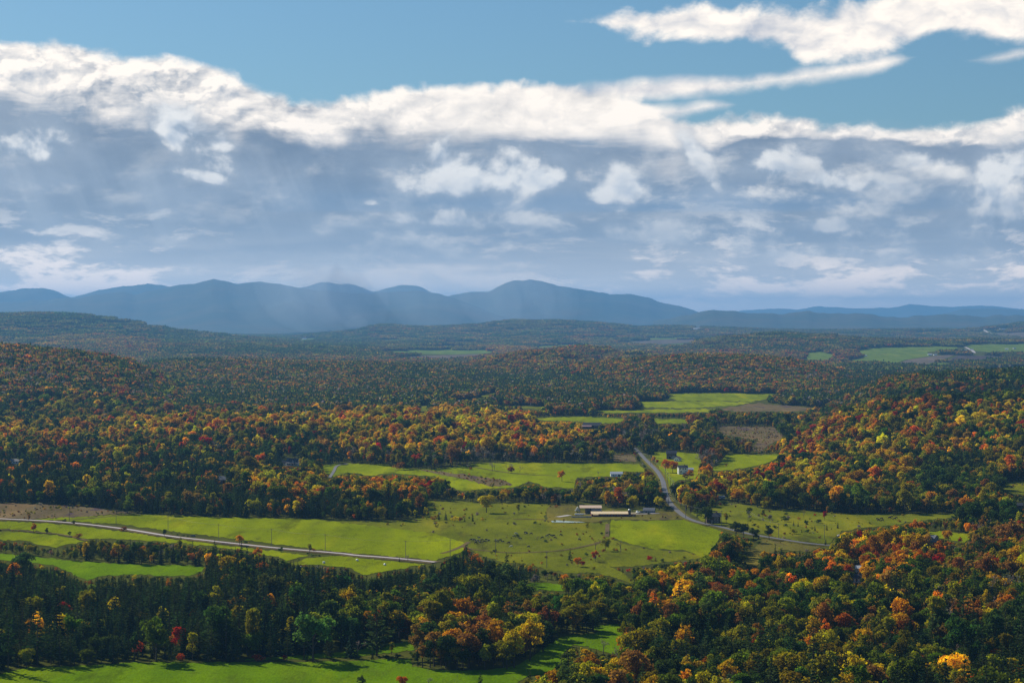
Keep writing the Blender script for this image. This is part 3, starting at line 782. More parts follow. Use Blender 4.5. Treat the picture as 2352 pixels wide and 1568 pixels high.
M_ = dict(
    cream=plain('cream_metal_roof', (0.88, 0.66, 0.34), 0.35, 0.6, 0.0, 0.08), tan=plain('tan_metal_roof', (0.70, 0.50, 0.32), 0.40, 0.55, 0.0, 0.08),
    grey=plain('grey_siding', (0.30, 0.32, 0.35), 0.7), white=plain('white_siding', (0.88, 0.88, 0.86), 0.6, var=0.06), red=plain('barn_red', (0.16, 0.030, 0.028), 0.8),
    slate=plain('dark_shingles', (0.060, 0.064, 0.075), 0.8), shingle=plain('grey_shingles', (0.17, 0.18, 0.20), 0.7), wood=plain('weathered_boards', (0.13, 0.105, 0.085), 0.9),
    glass=plain('window_glass', (0.02, 0.025, 0.03), 0.12, 0.6, var=0.02), dark=plain('painted_interior_shade', (0.012, 0.011, 0.010), 0.9, 0.05), steel=plain('galvanised', (0.42, 0.43, 0.44), 0.4, 0.5, 0.5),
    wroof=plain('pale_metal_roof', (0.66, 0.67, 0.68), 0.4, 0.5, 0.1, 0.05), conc=plain('concrete', (0.42, 0.38, 0.34), 0.9), brown=plain('brown_siding', (0.10, 0.060, 0.045), 0.8),
    plastic=plain('white_wrap', (0.80, 0.80, 0.80), 0.35, 0.5, var=0.04), pole=plain('grey_pole', (0.20, 0.17, 0.145), 0.9, var=0.2), rubber=plain('rubber', (0.02, 0.02, 0.02), 0.8),
    bluecar=plain('dark_car_paint', (0.03, 0.035, 0.05), 0.25, 0.6, 0.3, 0.02), cowb=plain('black_hide', (0.018, 0.016, 0.015), 0.7), cowr=plain('brown_hide', (0.06, 0.028, 0.016), 0.7),
    coww=plain('white_hide', (0.62, 0.58, 0.52), 0.7, var=0.05), pool=plain('pool_wall', (0.10, 0.14, 0.17), 0.4), poolw=plain('pool_cover', (0.05, 0.10, 0.14), 0.2, 0.6, var=0.05),
    chim=plain('brick_red', (0.22, 0.09, 0.06), 0.9), wire=plain('wire', (0.55, 0.50, 0.38), 0.4, 0.5, 0.5), rock=plain('pale_rock', (0.34, 0.33, 0.31), 0.9, var=0.4, scale=3),
    pinkroof=plain('rusty_pink_roof', (0.48, 0.28, 0.22), 0.4, 0.5, 0.2, 0.15))


def corrugate(mb, x0, x1, ya, za, yb, zb, th=0.12, n=None):
    """roof slope from eave (ya, za) to ridge (yb, zb), sheets with standing seams"""
    mb.prism_x([(ya, za), (yb, zb), (yb, zb + th), (ya, za + th)], x0, x1)
    n = n or max(4, int((x1 - x0) / 0.9))
    for i in range(n + 1):
        x = x0 + 0.03 + (x1 - x0 - 0.06) * i / n
        mb.prism_x([(ya, za + th), (yb, zb + th), (yb, zb + th + 0.07), (ya, za + th + 0.07)], x - 0.03, x + 0.03)


def openings(parent, wins, y, mat_frame, mat_glass=None, name='window'):
    """windows or doors on the wall that faces -y: (x, z, width, height)"""
    for (cx, cz, w, h) in wins:
        fr = MB()
        fr.box(cx - w / 2 - 0.10, cx - w / 2, y - 0.07, y + 0.02, cz - h / 2 - 0.1, cz + h / 2 + 0.1).box(cx + w / 2, cx + w / 2 + 0.10, y - 0.07, y + 0.02, cz - h / 2 - 0.1, cz + h / 2 + 0.1)
        fr.box(cx - w / 2, cx + w / 2, y - 0.07, y + 0.02, cz + h / 2, cz + h / 2 + 0.1).box(cx - w / 2, cx + w / 2, y - 0.09, y + 0.02, cz - h / 2 - 0.1, cz - h / 2)
        if name == 'window': fr.box(cx - w / 2, cx + w / 2, y - 0.05, y + 0.01, cz - 0.03, cz + 0.03)
        f = fr.build(name, mat_frame, parent)
        MB().box(cx - w / 2 + 0.002, cx + w / 2 - 0.002, y - 0.035, y - 0.008, cz - h / 2 + 0.002, cz + h / 2 - 0.002).build('pane' if name == 'window' else 'door_leaf', mat_glass or M_['glass'], f)


def root(name, px, rz=0.0, label=None, cat=None, group=None, world=None):
    w = on_ground(*px) if world is None else world
    e = bpy.data.objects.new(name, None); COL.objects.link(e); e.location = (w[0], w[1], w[2] + 0.1); e.rotation_euler = (0, 0, rz)
    tag(e, label, cat, group)
    return e


def keep_clear(X0, X1, Y0, Y1):
    """nothing grows in front of or on this rectangle of the view"""
    OPEN[max(int(Y0 * MASK_S), 0):int(Y1 * MASK_S) + 1, int((X0 + MOX) * MASK_S):int((X1 + MOX) * MASK_S) + 1] = True


def gable(name, px, w, d, hw, rise, rz, wall, roof, label, cat, wins=(), doors=(), side_wins=(), over=0.4, group=None, chimney=False, base=0.0, clear=True, axis='x', door_mat=None, frame=None):
    """house or shed: ridge along its own x; front faces -y"""
    e = root(name, px, rz, label, cat, group)
    b = MB().prism_x([(-d / 2, -0.6), (d / 2, -0.6), (d / 2, hw), (0, hw + rise), (-d / 2, hw)], -w / 2, w / 2)
    b.build('wall', wall, e)
    r = MB(); s = rise / (d / 2)
    corrugate(r, -w / 2 - over, w / 2 + over, -d / 2 - over, hw - s * over + 0.02, 0, hw + rise + 0.02); corrugate(r, -w / 2 - over, w / 2 + over, d / 2 + over, hw - s * over + 0.02, 0, hw + rise + 0.02)
    ro = r.build('roof', roof, e)
    if chimney: MB().box(w * 0.2 - 0.35, w * 0.2 + 0.35, -0.35, 0.35, hw + rise - 0.3, hw + rise + 1.1).build('chimney', M_['chim'], ro)
    openings(e, wins, -d / 2, frame or M_['white'])
    openings(e, doors, -d / 2, frame or M_['white'], door_mat or M_['wood'], 'door')
    for (cy, cz, ww, hh) in side_wins:          # on the gable end that faces -x
        f = MB().box(-w / 2 - 0.06, -w / 2 + 0.02, cy - ww / 2 - 0.1, cy + ww / 2 + 0.1, cz - hh / 2 - 0.1, cz + hh / 2 + 0.1).build('window', frame or M_['white'], e)
        MB().box(-w / 2 - 0.08, -w / 2 - 0.062, cy - ww / 2, cy + ww / 2, cz - hh / 2, cz + hh / 2).build('pane', M_['glass'], f)
    if clear:
        D = e.location.y; k = FPX / D
        keep_clear(px[0] - w / 2 * k * 0.9, px[0] + w / 2 * k * 0.9, px[1] - (hw + rise) * k * 0.9, px[1] - 1)
    return e


# --- farm: tan pole barn with open bays
px = Z('farm', 788, 606); e = root('pole_barn', px, 0.0, 'open-sided pole barn with tan metal roof and grey end bay', 'barn')
r = MB(); corrugate(r, -9.2, 9.2, -7.6, 4.75, 0.6, 6.25, 0.14, 20); corrugate(r, -9.2, 9.2, 8.2, 4.75, 0.6, 6.25, 0.14, 20); r.build('roof', M_['tan'], e)
for xx in (-8.7, -4.2, 0.3, 8.6):
    for yy in (-4.9, 5.6):
        if not (xx > 0.2 and yy < 0): MB().box(xx - 0.14, xx + 0.14, yy - 0.14, yy + 0.14, -0.5, 4.9).build('post', M_['wood'], e)
MB().box(0.5, 8.8, -5.05, -4.9, 0.0, 4.72).build('wall', M_['grey'], e)
for i in range(14): MB().box(0.55 + i * 0.6, 0.60 + i * 0.6, -5.09, -5.051, 0.0, 4.7).build('batten', M_['grey'], e)
MB().prism_x([(-4.9, 0), (5.8, 0), (5.8, 4.7), (0.6, 6.05), (-4.9, 4.85)], 8.8, 8.95).build('wall', M_['grey'], e)
MB().box(-4.0, 8.8, 5.75, 5.9, 0, 4.7).build('wall', M_['grey'], e)
keep_clear(1325, 1382, 1154, 1182)

# --- farm: long red cattle barn
px = (1400, 1185.2); e = root('cattle_barn', px, 0.012, 'long low red barn with bright cream metal roof', 'barn')
MB().prism_x([(-4.2, -0.6), (10.2, -0.6), (10.2, 2.3), (3.0, 3.5), (-4.2, 2.3)], -14.9, 14.9).build('wall', M_['red'], e)
r = MB(); corrugate(r, -15.1, 15.1, -4.8, 2.22, 3.0, 3.55, 0.12, 34); corrugate(r, -15.1, 15.1, 10.8, 2.22, 3.0, 3.55, 0.12, 34); r.build('roof', M_['cream'], e)
r = MB(); corrugate(r, -13.8, -9.4, -6.0, 1.65, -4.3, 2.35, 0.1, 5); r.build('porch_roof', M_['cream'], e)
MB().box(-13.6, -9.6, -5.9, -4.22, -0.5, 1.66).build('porch', M_['red'], e)
openings(e, [(-7.5 + i * 2.3, 1.3, 0.9, 0.7) for i in range(9)], -4.2, M_['grey'])
keep_clear(1354, 1444, 1166, 1190)
px = Z('farm', 1650, 686); e = root('silo', px, 0, 'dark brick silo with a metal dome cap beside the red barn', 'silo')
MB().cyl(0, 0, -0.5, 5.2, 1.15, 16).build('shaft', M_['brown'], e)
for zz in (0.8, 1.7, 2.6, 3.5, 4.4): MB().cyl(0, 0, zz, zz + 0.08, 1.18, 16).build('hoop', M_['steel'], e)
d_ = MB()
for a_, b_, ra, rb in ((5.2, 5.7, 1.2, 1.05), (5.7, 6.15, 1.05, 0.7), (6.15, 6.4, 0.7, 0.15)): d_.cyl(0, 0, a_, b_, ra, 16, rb)
d_.build('dome', M_['steel'], e)
gable('milk_house', Z('farm', 1735, 676), 3.6, 3.4, 2.0, 1.0, 0.0, M_['red'], M_['cream'], 'little red annex with cream roof right of the silo', 'shed', doors=[(0, 0.9, 0.9, 1.8)])
gable('tool_shed', Z('farm', 2085, 606), 9.2, 5.6, 2.6, 1.7, R(-14), M_['grey'], M_['shingle'], 'small grey shed with pale gable end beyond the farm yard', 'shed', side_wins=[(0, 1.5, 1.4, 1.6)], doors=[(-2, 1.0, 1.6, 2.0)])
keep_clear(1310, 1360, 1178, 1192); keep_clear(1455, 1508, 1164, 1180)
# wrapped bales in the yard
BALE = None


def bale(px, label, group, world=None, rz=0.0, up=False):
    global BALE
    e = root('hay_bale', px, rz, label, 'bale', group, world)
    if BALE is None:
        b = MB(); n = 18; prof = [(-0.70, 0.52), (-0.66, 0.66), (-0.5, 0.72), (0.5, 0.72), (0.66, 0.66), (0.70, 0.52)]
        v, f = [], []
        for (yy, rr) in prof: v += [(rr * math.cos(6.2832 * i / n), yy, 0.70 + rr * math.sin(6.2832 * i / n)) for i in range(n)]
        for k_ in range(len(prof) - 1): f += [(k_ * n + i, k_ * n + (i + 1) % n, (k_ + 1) * n + (i + 1) % n, (k_ + 1) * n + i) for i in range(n)]
        f += [tuple(range(n)), tuple(range((len(prof) - 1) * n, len(prof) * n))[::-1]]
        o = mesh_obj('wrap', v, f, M_['plastic'], e); BALE = o.data
        for p_ in BALE.polygons: p_.use_smooth = len(p_.vertices) == 4
    else: link('wrap', BALE, e)
    return e


w0 = on_ground(*Z('farm', 505, 575))
for lv_, xs in enumerate(((-1.5, 0.0, 1.5), (-0.75, 0.75), (0.0,))):
    for k_, xo in enumerate(xs):
        bale(None, 'white wrapped bale in the pyramid stack beside the pole barn, %s' % {(0, 0): 'bottom left', (0, 1): 'bottom middle', (0, 2): 'bottom right', (1, 0): 'second row left', (1, 1): 'second row right', (2, 0): 'the top one'}[lv_, k_], 'bales stacked by the pole barn', (w0[0] + xo, w0[1], w0[2] + lv_ * 1.24), 0.05)
w0 = on_ground(*Z('farm', 545, 655))
for k_ in range(5):
    bale(None, 'white wrapped bale lying in the low row before the barns, %s from the left end' % ('first', 'second', 'third', 'fourth', 'fifth')[k_], 'row of bales before the barns', (w0[0] - 3.0 + k_ * 1.45, w0[1] + 0.1 * k_, w0[2]), R(90))
for px_, lb in ((Z('z5', 110, 466), 'single white wrapped bale in the strip below the gravel road'), (Z('z5', 300, 496), 'white wrapped bale at the right end of the roadside strip'),
                (Z('z4', 2232, 482), 'white wrapped bale nearest the brush below the road bend'), (Z('z4', 2073, 516), 'white wrapped bale at the pine wood edge below the road')):
    bale(px_, lb, 'bales left on the grass', rz=random.uniform(0, 3))
# feed wall and pond
px = Z('farm', 590, 708); e = root('feed_wall', px, 0.0, 'low pale concrete feed wall before the pole barn', 'wall')
for i in range(7): MB().box(-8.2 + i * 2.35, -5.9 + i * 2.35, -0.15, 0.15, -0.4, 1.25 + 0.08 * (i % 2)).build('panel', M_['conc'], e)
m, t, out = new_mat('scummy_pond'); p = world_pos(); a = fbm(p, 0.22, 4, 0.6)
bsdf(t, out, mixc(sstep(0.47, 0.6, a), (0.30, 0.36, 0.17), (0.10, 0.11, 0.06)), 0.15, 0.6)
lay('pond', [(1265, 1197.5), (1276, 1195.5), (1300, 1197.2), (1335, 1199), (1345, 1200.5), (1300, 1201), (1268, 1200.2)], m, 0.5, step=4)

# --- white two-storey house and outbuildings across the road
e = gable('farmhouse', Z('house', 941, 822), 9.8, 7.5, 6.9, 2.3, R(3), M_['white'], M_['slate'], 'white two-storey house with dark roof on the lawn', 'house',
          wins=[(-2.9, 5.7, 1.3, 1.2), (0, 5.7, 1.2, 1.2), (2.6, 5.7, 1.4, 1.2), (-2.3, 2.9, 1.5, 1.6), (3.0, 2.9, 1.0, 1.6), (-2.5, 0.7, 1.3, 0.8)], doors=[(0.9, 1.0, 1.0, 2.0)], chimney=True)
gable('garage', Z('house', 1085, 770), 6.6, 5.0, 2.4, 1.5, R(3), M_['grey'], M_['wroof'], 'low annex with white roof behind the white two-storey house', 'garage', doors=[(-1, 1.1, 2.2, 2.1)])
e = gable('old_barn', Z('house', 722, 525), 11.5, 9, 6.5, 3.2, R(-5), M_['wood'], M_['slate'], 'tall dark weathered barn on the lawn by the wood', 'barn', doors=[(-2, 1.6, 2.6, 3.2)], door_mat=M_['dark'])  # near-black door panel paints in the shade of an open doorway
gable('cow_shed', Z('house', 790, 530), 7.5, 5, 2.6, 1.6, R(62), M_['grey'], M_['pinkroof'], 'lean grey shed with rusty pink roof against the dark barn', 'shed')
gable('milk_shed', Z('house', 845, 566), 6.5, 6.5, 3.0, 2.0, R(60), M_['white'], M_['pinkroof'], 'pale gabled shed with two black windows before the dark barn', 'shed', side_wins=[(-1.1, 1.4, 1.0, 0.9), (1.3, 1.4, 1.0, 0.9)], frame=M_['white'])
px = Z('house', 1335, 808); e = root('swimming_pool', px, 0, 'round blue above-ground pool beside the white house', 'pool')
MB().cyl(0, 0, -0.3, 1.2, 4.6, 32).build('pool_wall', M_['pool'], e); MB().cyl(0, 0, 1.21, 1.26, 4.7, 32).build('rim', M_['steel'], e); MB().cyl(0, 0, 1.262, 1.29, 4.45, 32).build('cover', M_['poolw'], e)
gable('bungalow', Z('road', 1180, 520), 8.2, 6.5, 2.7, 1.7, R(50), M_['grey'], M_['slate'], 'small grey house beside the road bend', 'house', wins=[(0, 1.5, 1.2, 1.0)], side_wins=[(-1, 1.5, 1.0, 1.0), (1.4, 1.5, 1.0, 1.0)])
gable('machine_shed', Z('road', 655, 505), 12.2, 7, 2.9, 1.9, R(1), M_['white'], M_['wroof'], 'long white shed with pale metal roof at the field edge', 'shed', doors=[(2.6, 1.2, 2.6, 2.3)], wins=[(-3, 1.6, 1.0, 0.8), (-0.6, 1.6, 1.0, 0.8)], door_mat=M_['shingle'])
gable('cottage', Z('road', 810, 775), 8.0, 7.0, 2.8, 2.4, R(40), M_['grey'], M_['shingle'], 'grey cottage roof showing among the trees above the pole barn', 'house', clear=False, wins=[(0, 1.4, 1.1, 1.1)])
keep_clear(*(lambda a_, b_: (a_[0], b_[0], a_[1], b_[1]))(Z('road', 740, 670), Z('road', 860, 760)))
# trailer beyond the hedge
px = Z('house', 1708, 1312); e = root('camper_trailer', px, R(4), 'white camper trailer parked at the wood edge', 'trailer')
MB().prism_x([(-1.1, 0.5), (1.1, 0.5), (1.15, 2.3), (0.9, 2.75), (-0.9, 2.75), (-1.15, 2.3)], -2.9, 2.9).build('body', M_['white'], e)
openings(e, [(-1.6, 1.8, 1.1, 0.6), (1.5, 1.8, 1.1, 0.6)], -1.13, M_['steel']); openings(e, [(0, 1.35, 0.7, 1.6)], -1.13, M_['steel'], M_['grey'], 'door')
for xx in (-0.4, 0.5):
    w_ = MB(); n = 14; v = [(xx + 0.34 * math.cos(6.2832 * i / n), yy, 0.34 + 0.34 * math.sin(6.2832 * i / n)) for yy in (-1.12, -0.9) for i in range(n)]
    w_.add(v, [tuple(range(n)), tuple(range(n, 2 * n))[::-1]] + [(i, (i + 1) % n, n + (i + 1) % n, n + i) for i in range(n)]).build('wheel', M_['rubber'], e)
keep_clear(1650, 1668, 1138, 1150)
gable('brick_house', Z('past', 450, 545), 11, 8, 5.2, 2.6, R(-2), M_['brown'], M_['slate'], 'dark brown house with white-framed windows beside the road', 'house', chimney=True, clear=False,
      wins=[(-3.6, 3.9, 1.0, 1.4), (0.9, 3.9, 1.0, 1.4), (3.1, 3.9, 1.0, 1.4), (0.9, 1.5, 1.0, 1.5), (3.1, 1.5, 1.0, 1.5)], doors=[(-1.3, 1.1, 1.0, 2.1)])
keep_clear(*(lambda a_, b_: (a_[0], b_[0], a_[1], b_[1]))(Z('past', 430, 395), Z('past', 600, 520)))

# --- big white gabled house on the wooded ridge
px = Z('white', 860, 470); e = root('gabled_house', px, R(-6), 'large white house with three dormers and a long porch', 'house')
MB().prism_x([(-4.5, -0.6), (4.5, -0.6), (4.5, 3.2), (0, 7.6), (-4.5, 3.2)], -6.0, 6.5).build('wall', M_['white'], e)
r = MB(); corrugate(r, -6.3, 6.8, -5.0, 2.75, 0, 7.65, 0.12, 9); corrugate(r, -6.3, 6.8, 5.0, 2.75, 0, 7.65, 0.12, 9); ro = r.build('roof', M_['slate'], e)
MB().box(2.2, 3.0, -0.4, 0.4, 7.4, 8.8).build('chimney', M_['chim'], ro)
for xx, ww in ((-2.0, 2.2), (1.2, 2.9), (4.4, 2.2)):
    dm = MB(); dm.add([(xx - ww / 2, -4.4, 3.6), (xx + ww / 2, -4.4, 3.6), (xx, -4.4, 3.6 + ww * 0.85), (xx - ww / 2, -1.5, 3.6), (xx + ww / 2, -1.5, 3.6), (xx, -0.6, 3.6 + ww * 0.85)], [(0, 1, 2), (3, 5, 4), (0, 3, 4, 1), (1, 4, 5, 2), (0, 2, 5, 3)]); d_ = dm.build('dormer', M_['white'], e)
    q = MB(); h_ = 3.6 + ww * 0.85
    for s_ in (-1, 1): q.add([(xx, -4.7, h_ + 0.1), (xx + s_ * (ww / 2 + 0.25), -4.7, 3.45), (xx + s_ * (ww / 2 + 0.25), -1.2, 3.45), (xx, -0.4, h_ + 0.1), (xx, -4.7, h_ + 0.22), (xx + s_ * (ww / 2 + 0.25), -4.7, 3.57), (xx + s_ * (ww / 2 + 0.25), -1.2, 3.57), (xx, -0.4, h_ + 0.22)], [(0, 1, 2, 3), (4, 7, 6, 5), (0, 4, 5, 1), (2, 6, 7, 3), (1, 5, 6, 2)])
    q.build('dormer_roof', M_['slate'], d_)
    MB().box(xx - 0.4, xx + 0.4, -4.46, -4.41, 3.9, 4.9).build('window', M_['glass'], d_)
r = MB(); corrugate(r, -6.2, 8.6, -7.6, 2.7, -4.5, 3.5, 0.1, 8); r.build('porch_roof', M_['slate'], e)
for xx in (-5.8, -3.2, -0.6, 2.0, 4.6, 6.6, 8.4): MB().box(xx - 0.12, xx + 0.12, -7.5, -7.26, -0.5, 2.72).build('porch_post', M_['white'], e)
MB().box(-6.1, 8.5, -7.45, -4.52, -0.6, 0.15).build('porch_floor', M_['grey'], e)
MB().prism_x([(-3.2, -0.6), (3.2, -0.6), (3.2, 2.4), (0, 5.0), (-3.2, 2.4)], -11.5, -6.02).build('wing', M_['white'], e)
r = MB(); corrugate(r, -11.8, -6.35, -3.6, 2.1, 0, 5.1, 0.12, 5); corrugate(r, -11.8, -6.35, 3.6, 2.1, 0, 5.1, 0.12, 5); r.build('wing_roof', M_['slate'], e)
openings(e, [(-4.6, 1.6, 1.0, 1.5), (-1.9, 1.6, 1.0, 1.5), (3.2, 1.6, 1.0, 1.5)], -4.5, M_['white']); openings(e, [(0.7, 1.15, 1.1, 2.1)], -4.5, M_['white'], M_['red'], 'door')
openings(e, [(-10, 1.4, 0.9, 1.3), (-8, 1.4, 0.9, 1.3)], -3.2, M_['white'])
for yy in (-1.2, 1.2):
    MB().box(-11.56, -11.505, yy - 0.45, yy + 0.45, 1.0, 2.3).build('window', M_['glass'], e); MB().box(-6.06, -6.005, yy - 0.45, yy + 0.45, 4.0, 5.2).build('window', M_['glass'], e)
keep_clear(643, 694, 1049, 1066)
gable('red_barn', Z('z1', 1532, 1214), 11, 8, 3.6, 3.2, R(-12), M_['red'], M_['shingle'], 'small red barn with blue-grey roof deep in the dark wood', 'barn', doors=[(0, 1.3, 2.4, 2.6)])
gable('ranch_house', Z('z1', 105, 1080), 12, 8, 3.0, 2.2, R(-8), M_['white'], M_['shingle'], 'pale ranch house in the wood near the left edge', 'house', wins=[(-3, 1.6, 1.2, 1.1), (0, 1.6, 1.2, 1.1), (3.2, 1.6, 1.2, 1.1)])
gable('garden_shed', Z('z1', 14, 1055), 4, 4, 2.4, 1.2, 0, M_['white'], M_['wroof'], 'tiny white shed left of the ranch house', 'shed', doors=[(0, 1, 1, 1.9)])
gable('dairy_barn', Z('z2', 1730, 836), 26, 13, 4.2, 4.2, R(-8), M_['brown'], M_['slate'], 'long dark barn at the end of the road beneath the green fields', 'barn', doors=[(-6, 1.6, 3, 3), (5, 1.6, 3, 3)])
gable('cattle_shed', Z('z2', 1685, 838), 16, 8, 3.0, 1.6, R(-4), M_['brown'], M_['pinkroof'], 'low shed with rusty roof in front of the long dark barn', 'shed')
gable('hill_house', Z('z2', 630, 662), 13, 9, 4.5, 3.2, R(10), M_['white'], M_['shingle'], 'pale house among trees on the middle ridge', 'house', wins=[(-3, 2, 1.4, 1.4), (3, 2, 1.4, 1.4)])
gable('hill_barn', Z('z2', 795, 672), 13, 9, 4.0, 3.5, R(-30), M_['red'], M_['wroof'], 'small dark red barn with pale roof right of the ridge house', 'barn', doors=[(0, 1.5, 3, 3)])
gable('lane_house', Z('lane', 655, 775), 8.6, 6.5, 3.0, 2.0, R(-4), M_['white'], M_['slate'], 'white bungalow half hidden beside the shaded lane', 'house', wins=[(-2.4, 1.5, 0.9, 1.8), (-0.2, 1.5, 0.9, 1.8), (2.2, 1.5, 0.9, 1.8)], chimney=True)
gable('garage', Z('lane', 740, 545), 6, 5.5, 2.4, 1.4, R(-4), M_['white'], M_['wroof'], 'pale garage roof behind the white lane bungalow', 'garage', doors=[(0, 1.1, 2.4, 2.1)])
gable('hay_shed', Z('z6', 1708, 330), 9, 7, 2.8, 2.0, R(-38), M_['grey'], M_['shingle'], 'grey shed roof beside the small lawn at right', 'shed', doors=[(0, 1.2, 2, 2.4)])
gable('field_barn', Z('z3', 2330, 1385), 9, 6, 2.4, 1.6, R(5), M_['brown'], M_['slate'], 'dark low barn at the right edge beside a gravel patch', 'barn', doors=[(0, 1.2, 2, 2.2)])

# --- small bright farms far out on the plain
FARS = [((2184, 752.5), 40, 'white barn, uppermost in the haze at far right'), ((2212, 758.5), 30, 'white barn left of a pair in the haze at far right'), ((2222, 758.0), 26, 'smaller barn right of a pair in the haze at far right'),
        ((2302, 758.5), 46, 'long white barn above the far bare field'), ((2206, 806), 22, 'white barn left of the far road on the green plain'), ((2216, 805.5), 16, 'silver-roofed shed beside the far road on the green plain'),
        ((2232, 804), 14, 'small white house right of the far road'), ((1988, 818.5), 12, 'lone white house in the middle of the far green fields'), ((2136, 815.5), 18, 'white farmhouse left of the ploughed far field'), ((2148, 816), 15, 'grey farmhouse right of its white neighbour by the ploughed field'),
        ((1283, 769.5), 26, 'white barn under the far middle hill'), ((1301, 771), 18, 'small white house right of the barn under the middle hill'), ((912, 816.5), 16, 'white farm shed beside the far brown field'), ((922, 817), 12, 'tiny house right of the shed by the far brown field'),
        ((1602, 758), 60, 'long white barn below the bluish foothills'), ((1430, 782), 22, 'white house above the stubble field'), ((700, 779), 30, 'white barn on the slope left of the middle hills'), ((2312, 803), 16, 'white house near the right edge of the far plain'), ((2330, 801), 14, 'small house nearest the right edge of the far plain')]
for i, (px, w_, lb) in enumerate(FARS):
    gable('far_barn' if 'barn' in lb or 'shed' in lb else 'far_house', px, w_, w_ * 0.5, max(4.0, w_ * 0.16), w_ * 0.13, R(random.uniform(-20, 20)), M_['white'], M_['wroof'] if i % 3 else M_['steel'], lb + (' of the valley' if len(lb.split()) < 4 else ''), 'barn' if 'barn' in lb else 'house', group='far farms on the plain', over=0.6)
px = Z('z1', 1830, 756); e = root('silo', px, 0, 'white domed silo rising behind the orange ridge', 'silo')
MB().cyl(0, 0, -3, 13, 3.2, 16).build('shaft', M_['wroof'], e); d_ = MB()
for a_, b_, ra, rb in ((13, 14.5, 3.3, 2.8), (14.5, 15.7, 2.8, 1.6), (15.7, 16.3, 1.6, 0.1)): d_.cyl(0, 0, a_, b_, ra, 16, rb)
d_.build('dome', M_['white'], e); keep_clear(606, 614, 944, 953)

# --- vehicles
def tyre(mb_parent, x, y, r=0.33, w=0.22):
    n = 16; v = [(x + r * math.cos(6.2832 * i / n), yy, r + r * math.sin(6.2832 * i / n)) for yy in (y - w / 2, y + w / 2) for i in range(n)]
    o = MB().add(v, [tuple(range(n)), tuple(range(n, 2 * n))[::-1]] + [(i, (i + 1) % n, n + (i + 1) % n, n + i) for i in range(n)]).build('wheel', M_['rubber'], mb_parent)
    v = [(x + 0.6 * r * math.cos(6.2832 * i / n), y + s_, r + 0.6 * r * math.sin(6.2832 * i / n)) for s_ in (-w / 2 - 0.012, w / 2 + 0.012) for i in range(n)]
    MB().add(v, [tuple(range(n)), tuple(range(n, 2 * n))[::-1]] + [(i, (i + 1) % n, n + (i + 1) % n, n + i) for i in range(n)]).build('rim', M_['steel'], o)


def car(px, rz, paint, label, van=False, world=None):
    e = root('truck' if van else 'parked_car', px, rz, label, 'truck' if van else 'car', None, world)
    prof = [(-2.2, 0.35), (2.15, 0.35), (2.2, 0.75), (1.9, 0.92), (1.0, 1.0), (0.45, 1.45), (-1.25, 1.48), (-1.9, 1.0), (-2.2, 0.9)] if not van else [(-2.7, 0.45), (2.6, 0.45), (2.65, 1.1), (1.75, 1.25), (1.3, 1.9), (0.1, 1.95), (0.05, 1.15), (-2.7, 1.15)]
    n = len(prof); v = [(p_[0], s_ * (0.86 if p_[1] < 1.2 else 0.68), p_[1]) for s_ in (-1, 1) for p_ in prof]
    b = mesh_obj('body', v, [tuple(range(n)), tuple(range(n, 2 * n))[::-1]] + [(i, i + n, (i + 1) % n + n, (i + 1) % n) for i in range(n)], paint, e)
    bv = b.modifiers.new('bevel', 'BEVEL'); bv.width = 0.07; bv.segments = 2
    for s_ in (-1, 1):
        q = [(0.85, 1.02), (0.42, 1.40), (-1.15, 1.42), (-1.6, 1.02)] if not van else [(1.55, 1.3), (1.22, 1.8), (0.2, 1.84), (0.2, 1.3)]
        v = [(a_, s_ * (0.88 - (b_ - 1.0) * 0.42) + s_ * o_, b_) for o_ in (0, 0.02) for a_, b_ in q]
        mesh_obj('side_window', v, [(0, 1, 2, 3), (7, 6, 5, 4), (0, 4, 5, 1), (1, 5, 6, 2), (2, 6, 7, 3), (3, 7, 4, 0)], M_['glass'], b)
    for xx in ((-1.35, 1.35) if not van else (-1.7, 1.7)):
        for yy in (-0.78, 0.78): tyre(e, xx, yy, 0.33 if not van else 0.4)
    for yy in (-0.6, 0.6): MB().box(2.19 if not van else 2.63, 2.24 if not van else 2.68, yy - 0.16, yy + 0.16, 0.62, 0.78).build('headlight', M_['white'], b)
    return e


c0 = on_ground(*Z('z4', 1327, 305)); car(None, R(180 - 27), M_['bluecar'], 'dark car driving on the pale gravel road', world=(c0[0], c0[1], c0[2] + 0.75))
car(Z('farm', 1825, 606), R(100), M_['white'], 'white pickup truck by the small grey shed', True)
car(Z('farm', 1920, 600), R(15), M_['steel'], 'silver car parked between the pickup and the grey shed')
car(Z('road', 1305, 500), R(30), M_['white'], 'white car beside the small grey roadside house')

# --- utility poles and wires
def pole(px, h, label, arms=True, world=None, group=None):
    e = root('utility_pole', px, R(random.uniform(-20, 20)), label, 'pole', group, world)
    MB().cyl(0, 0, -0.5, h, 0.19, 8, 0.13).build('shaft', M_['pole'], e)
    if arms:
        a_ = MB().box(-1.2, 1.2, -0.2, -0.08, h - 0.75, h - 0.6).build('crossarm', M_['pole'], e)
        for xx in (-1.1, -0.45, 0.45, 1.1): MB().cyl(xx, -0.14, h - 0.6, h - 0.42, 0.06, 6).build('insulator', M_['conc'], a_)
    return np.array([e.location.x, e.location.y, e.location.z + h - 0.5])


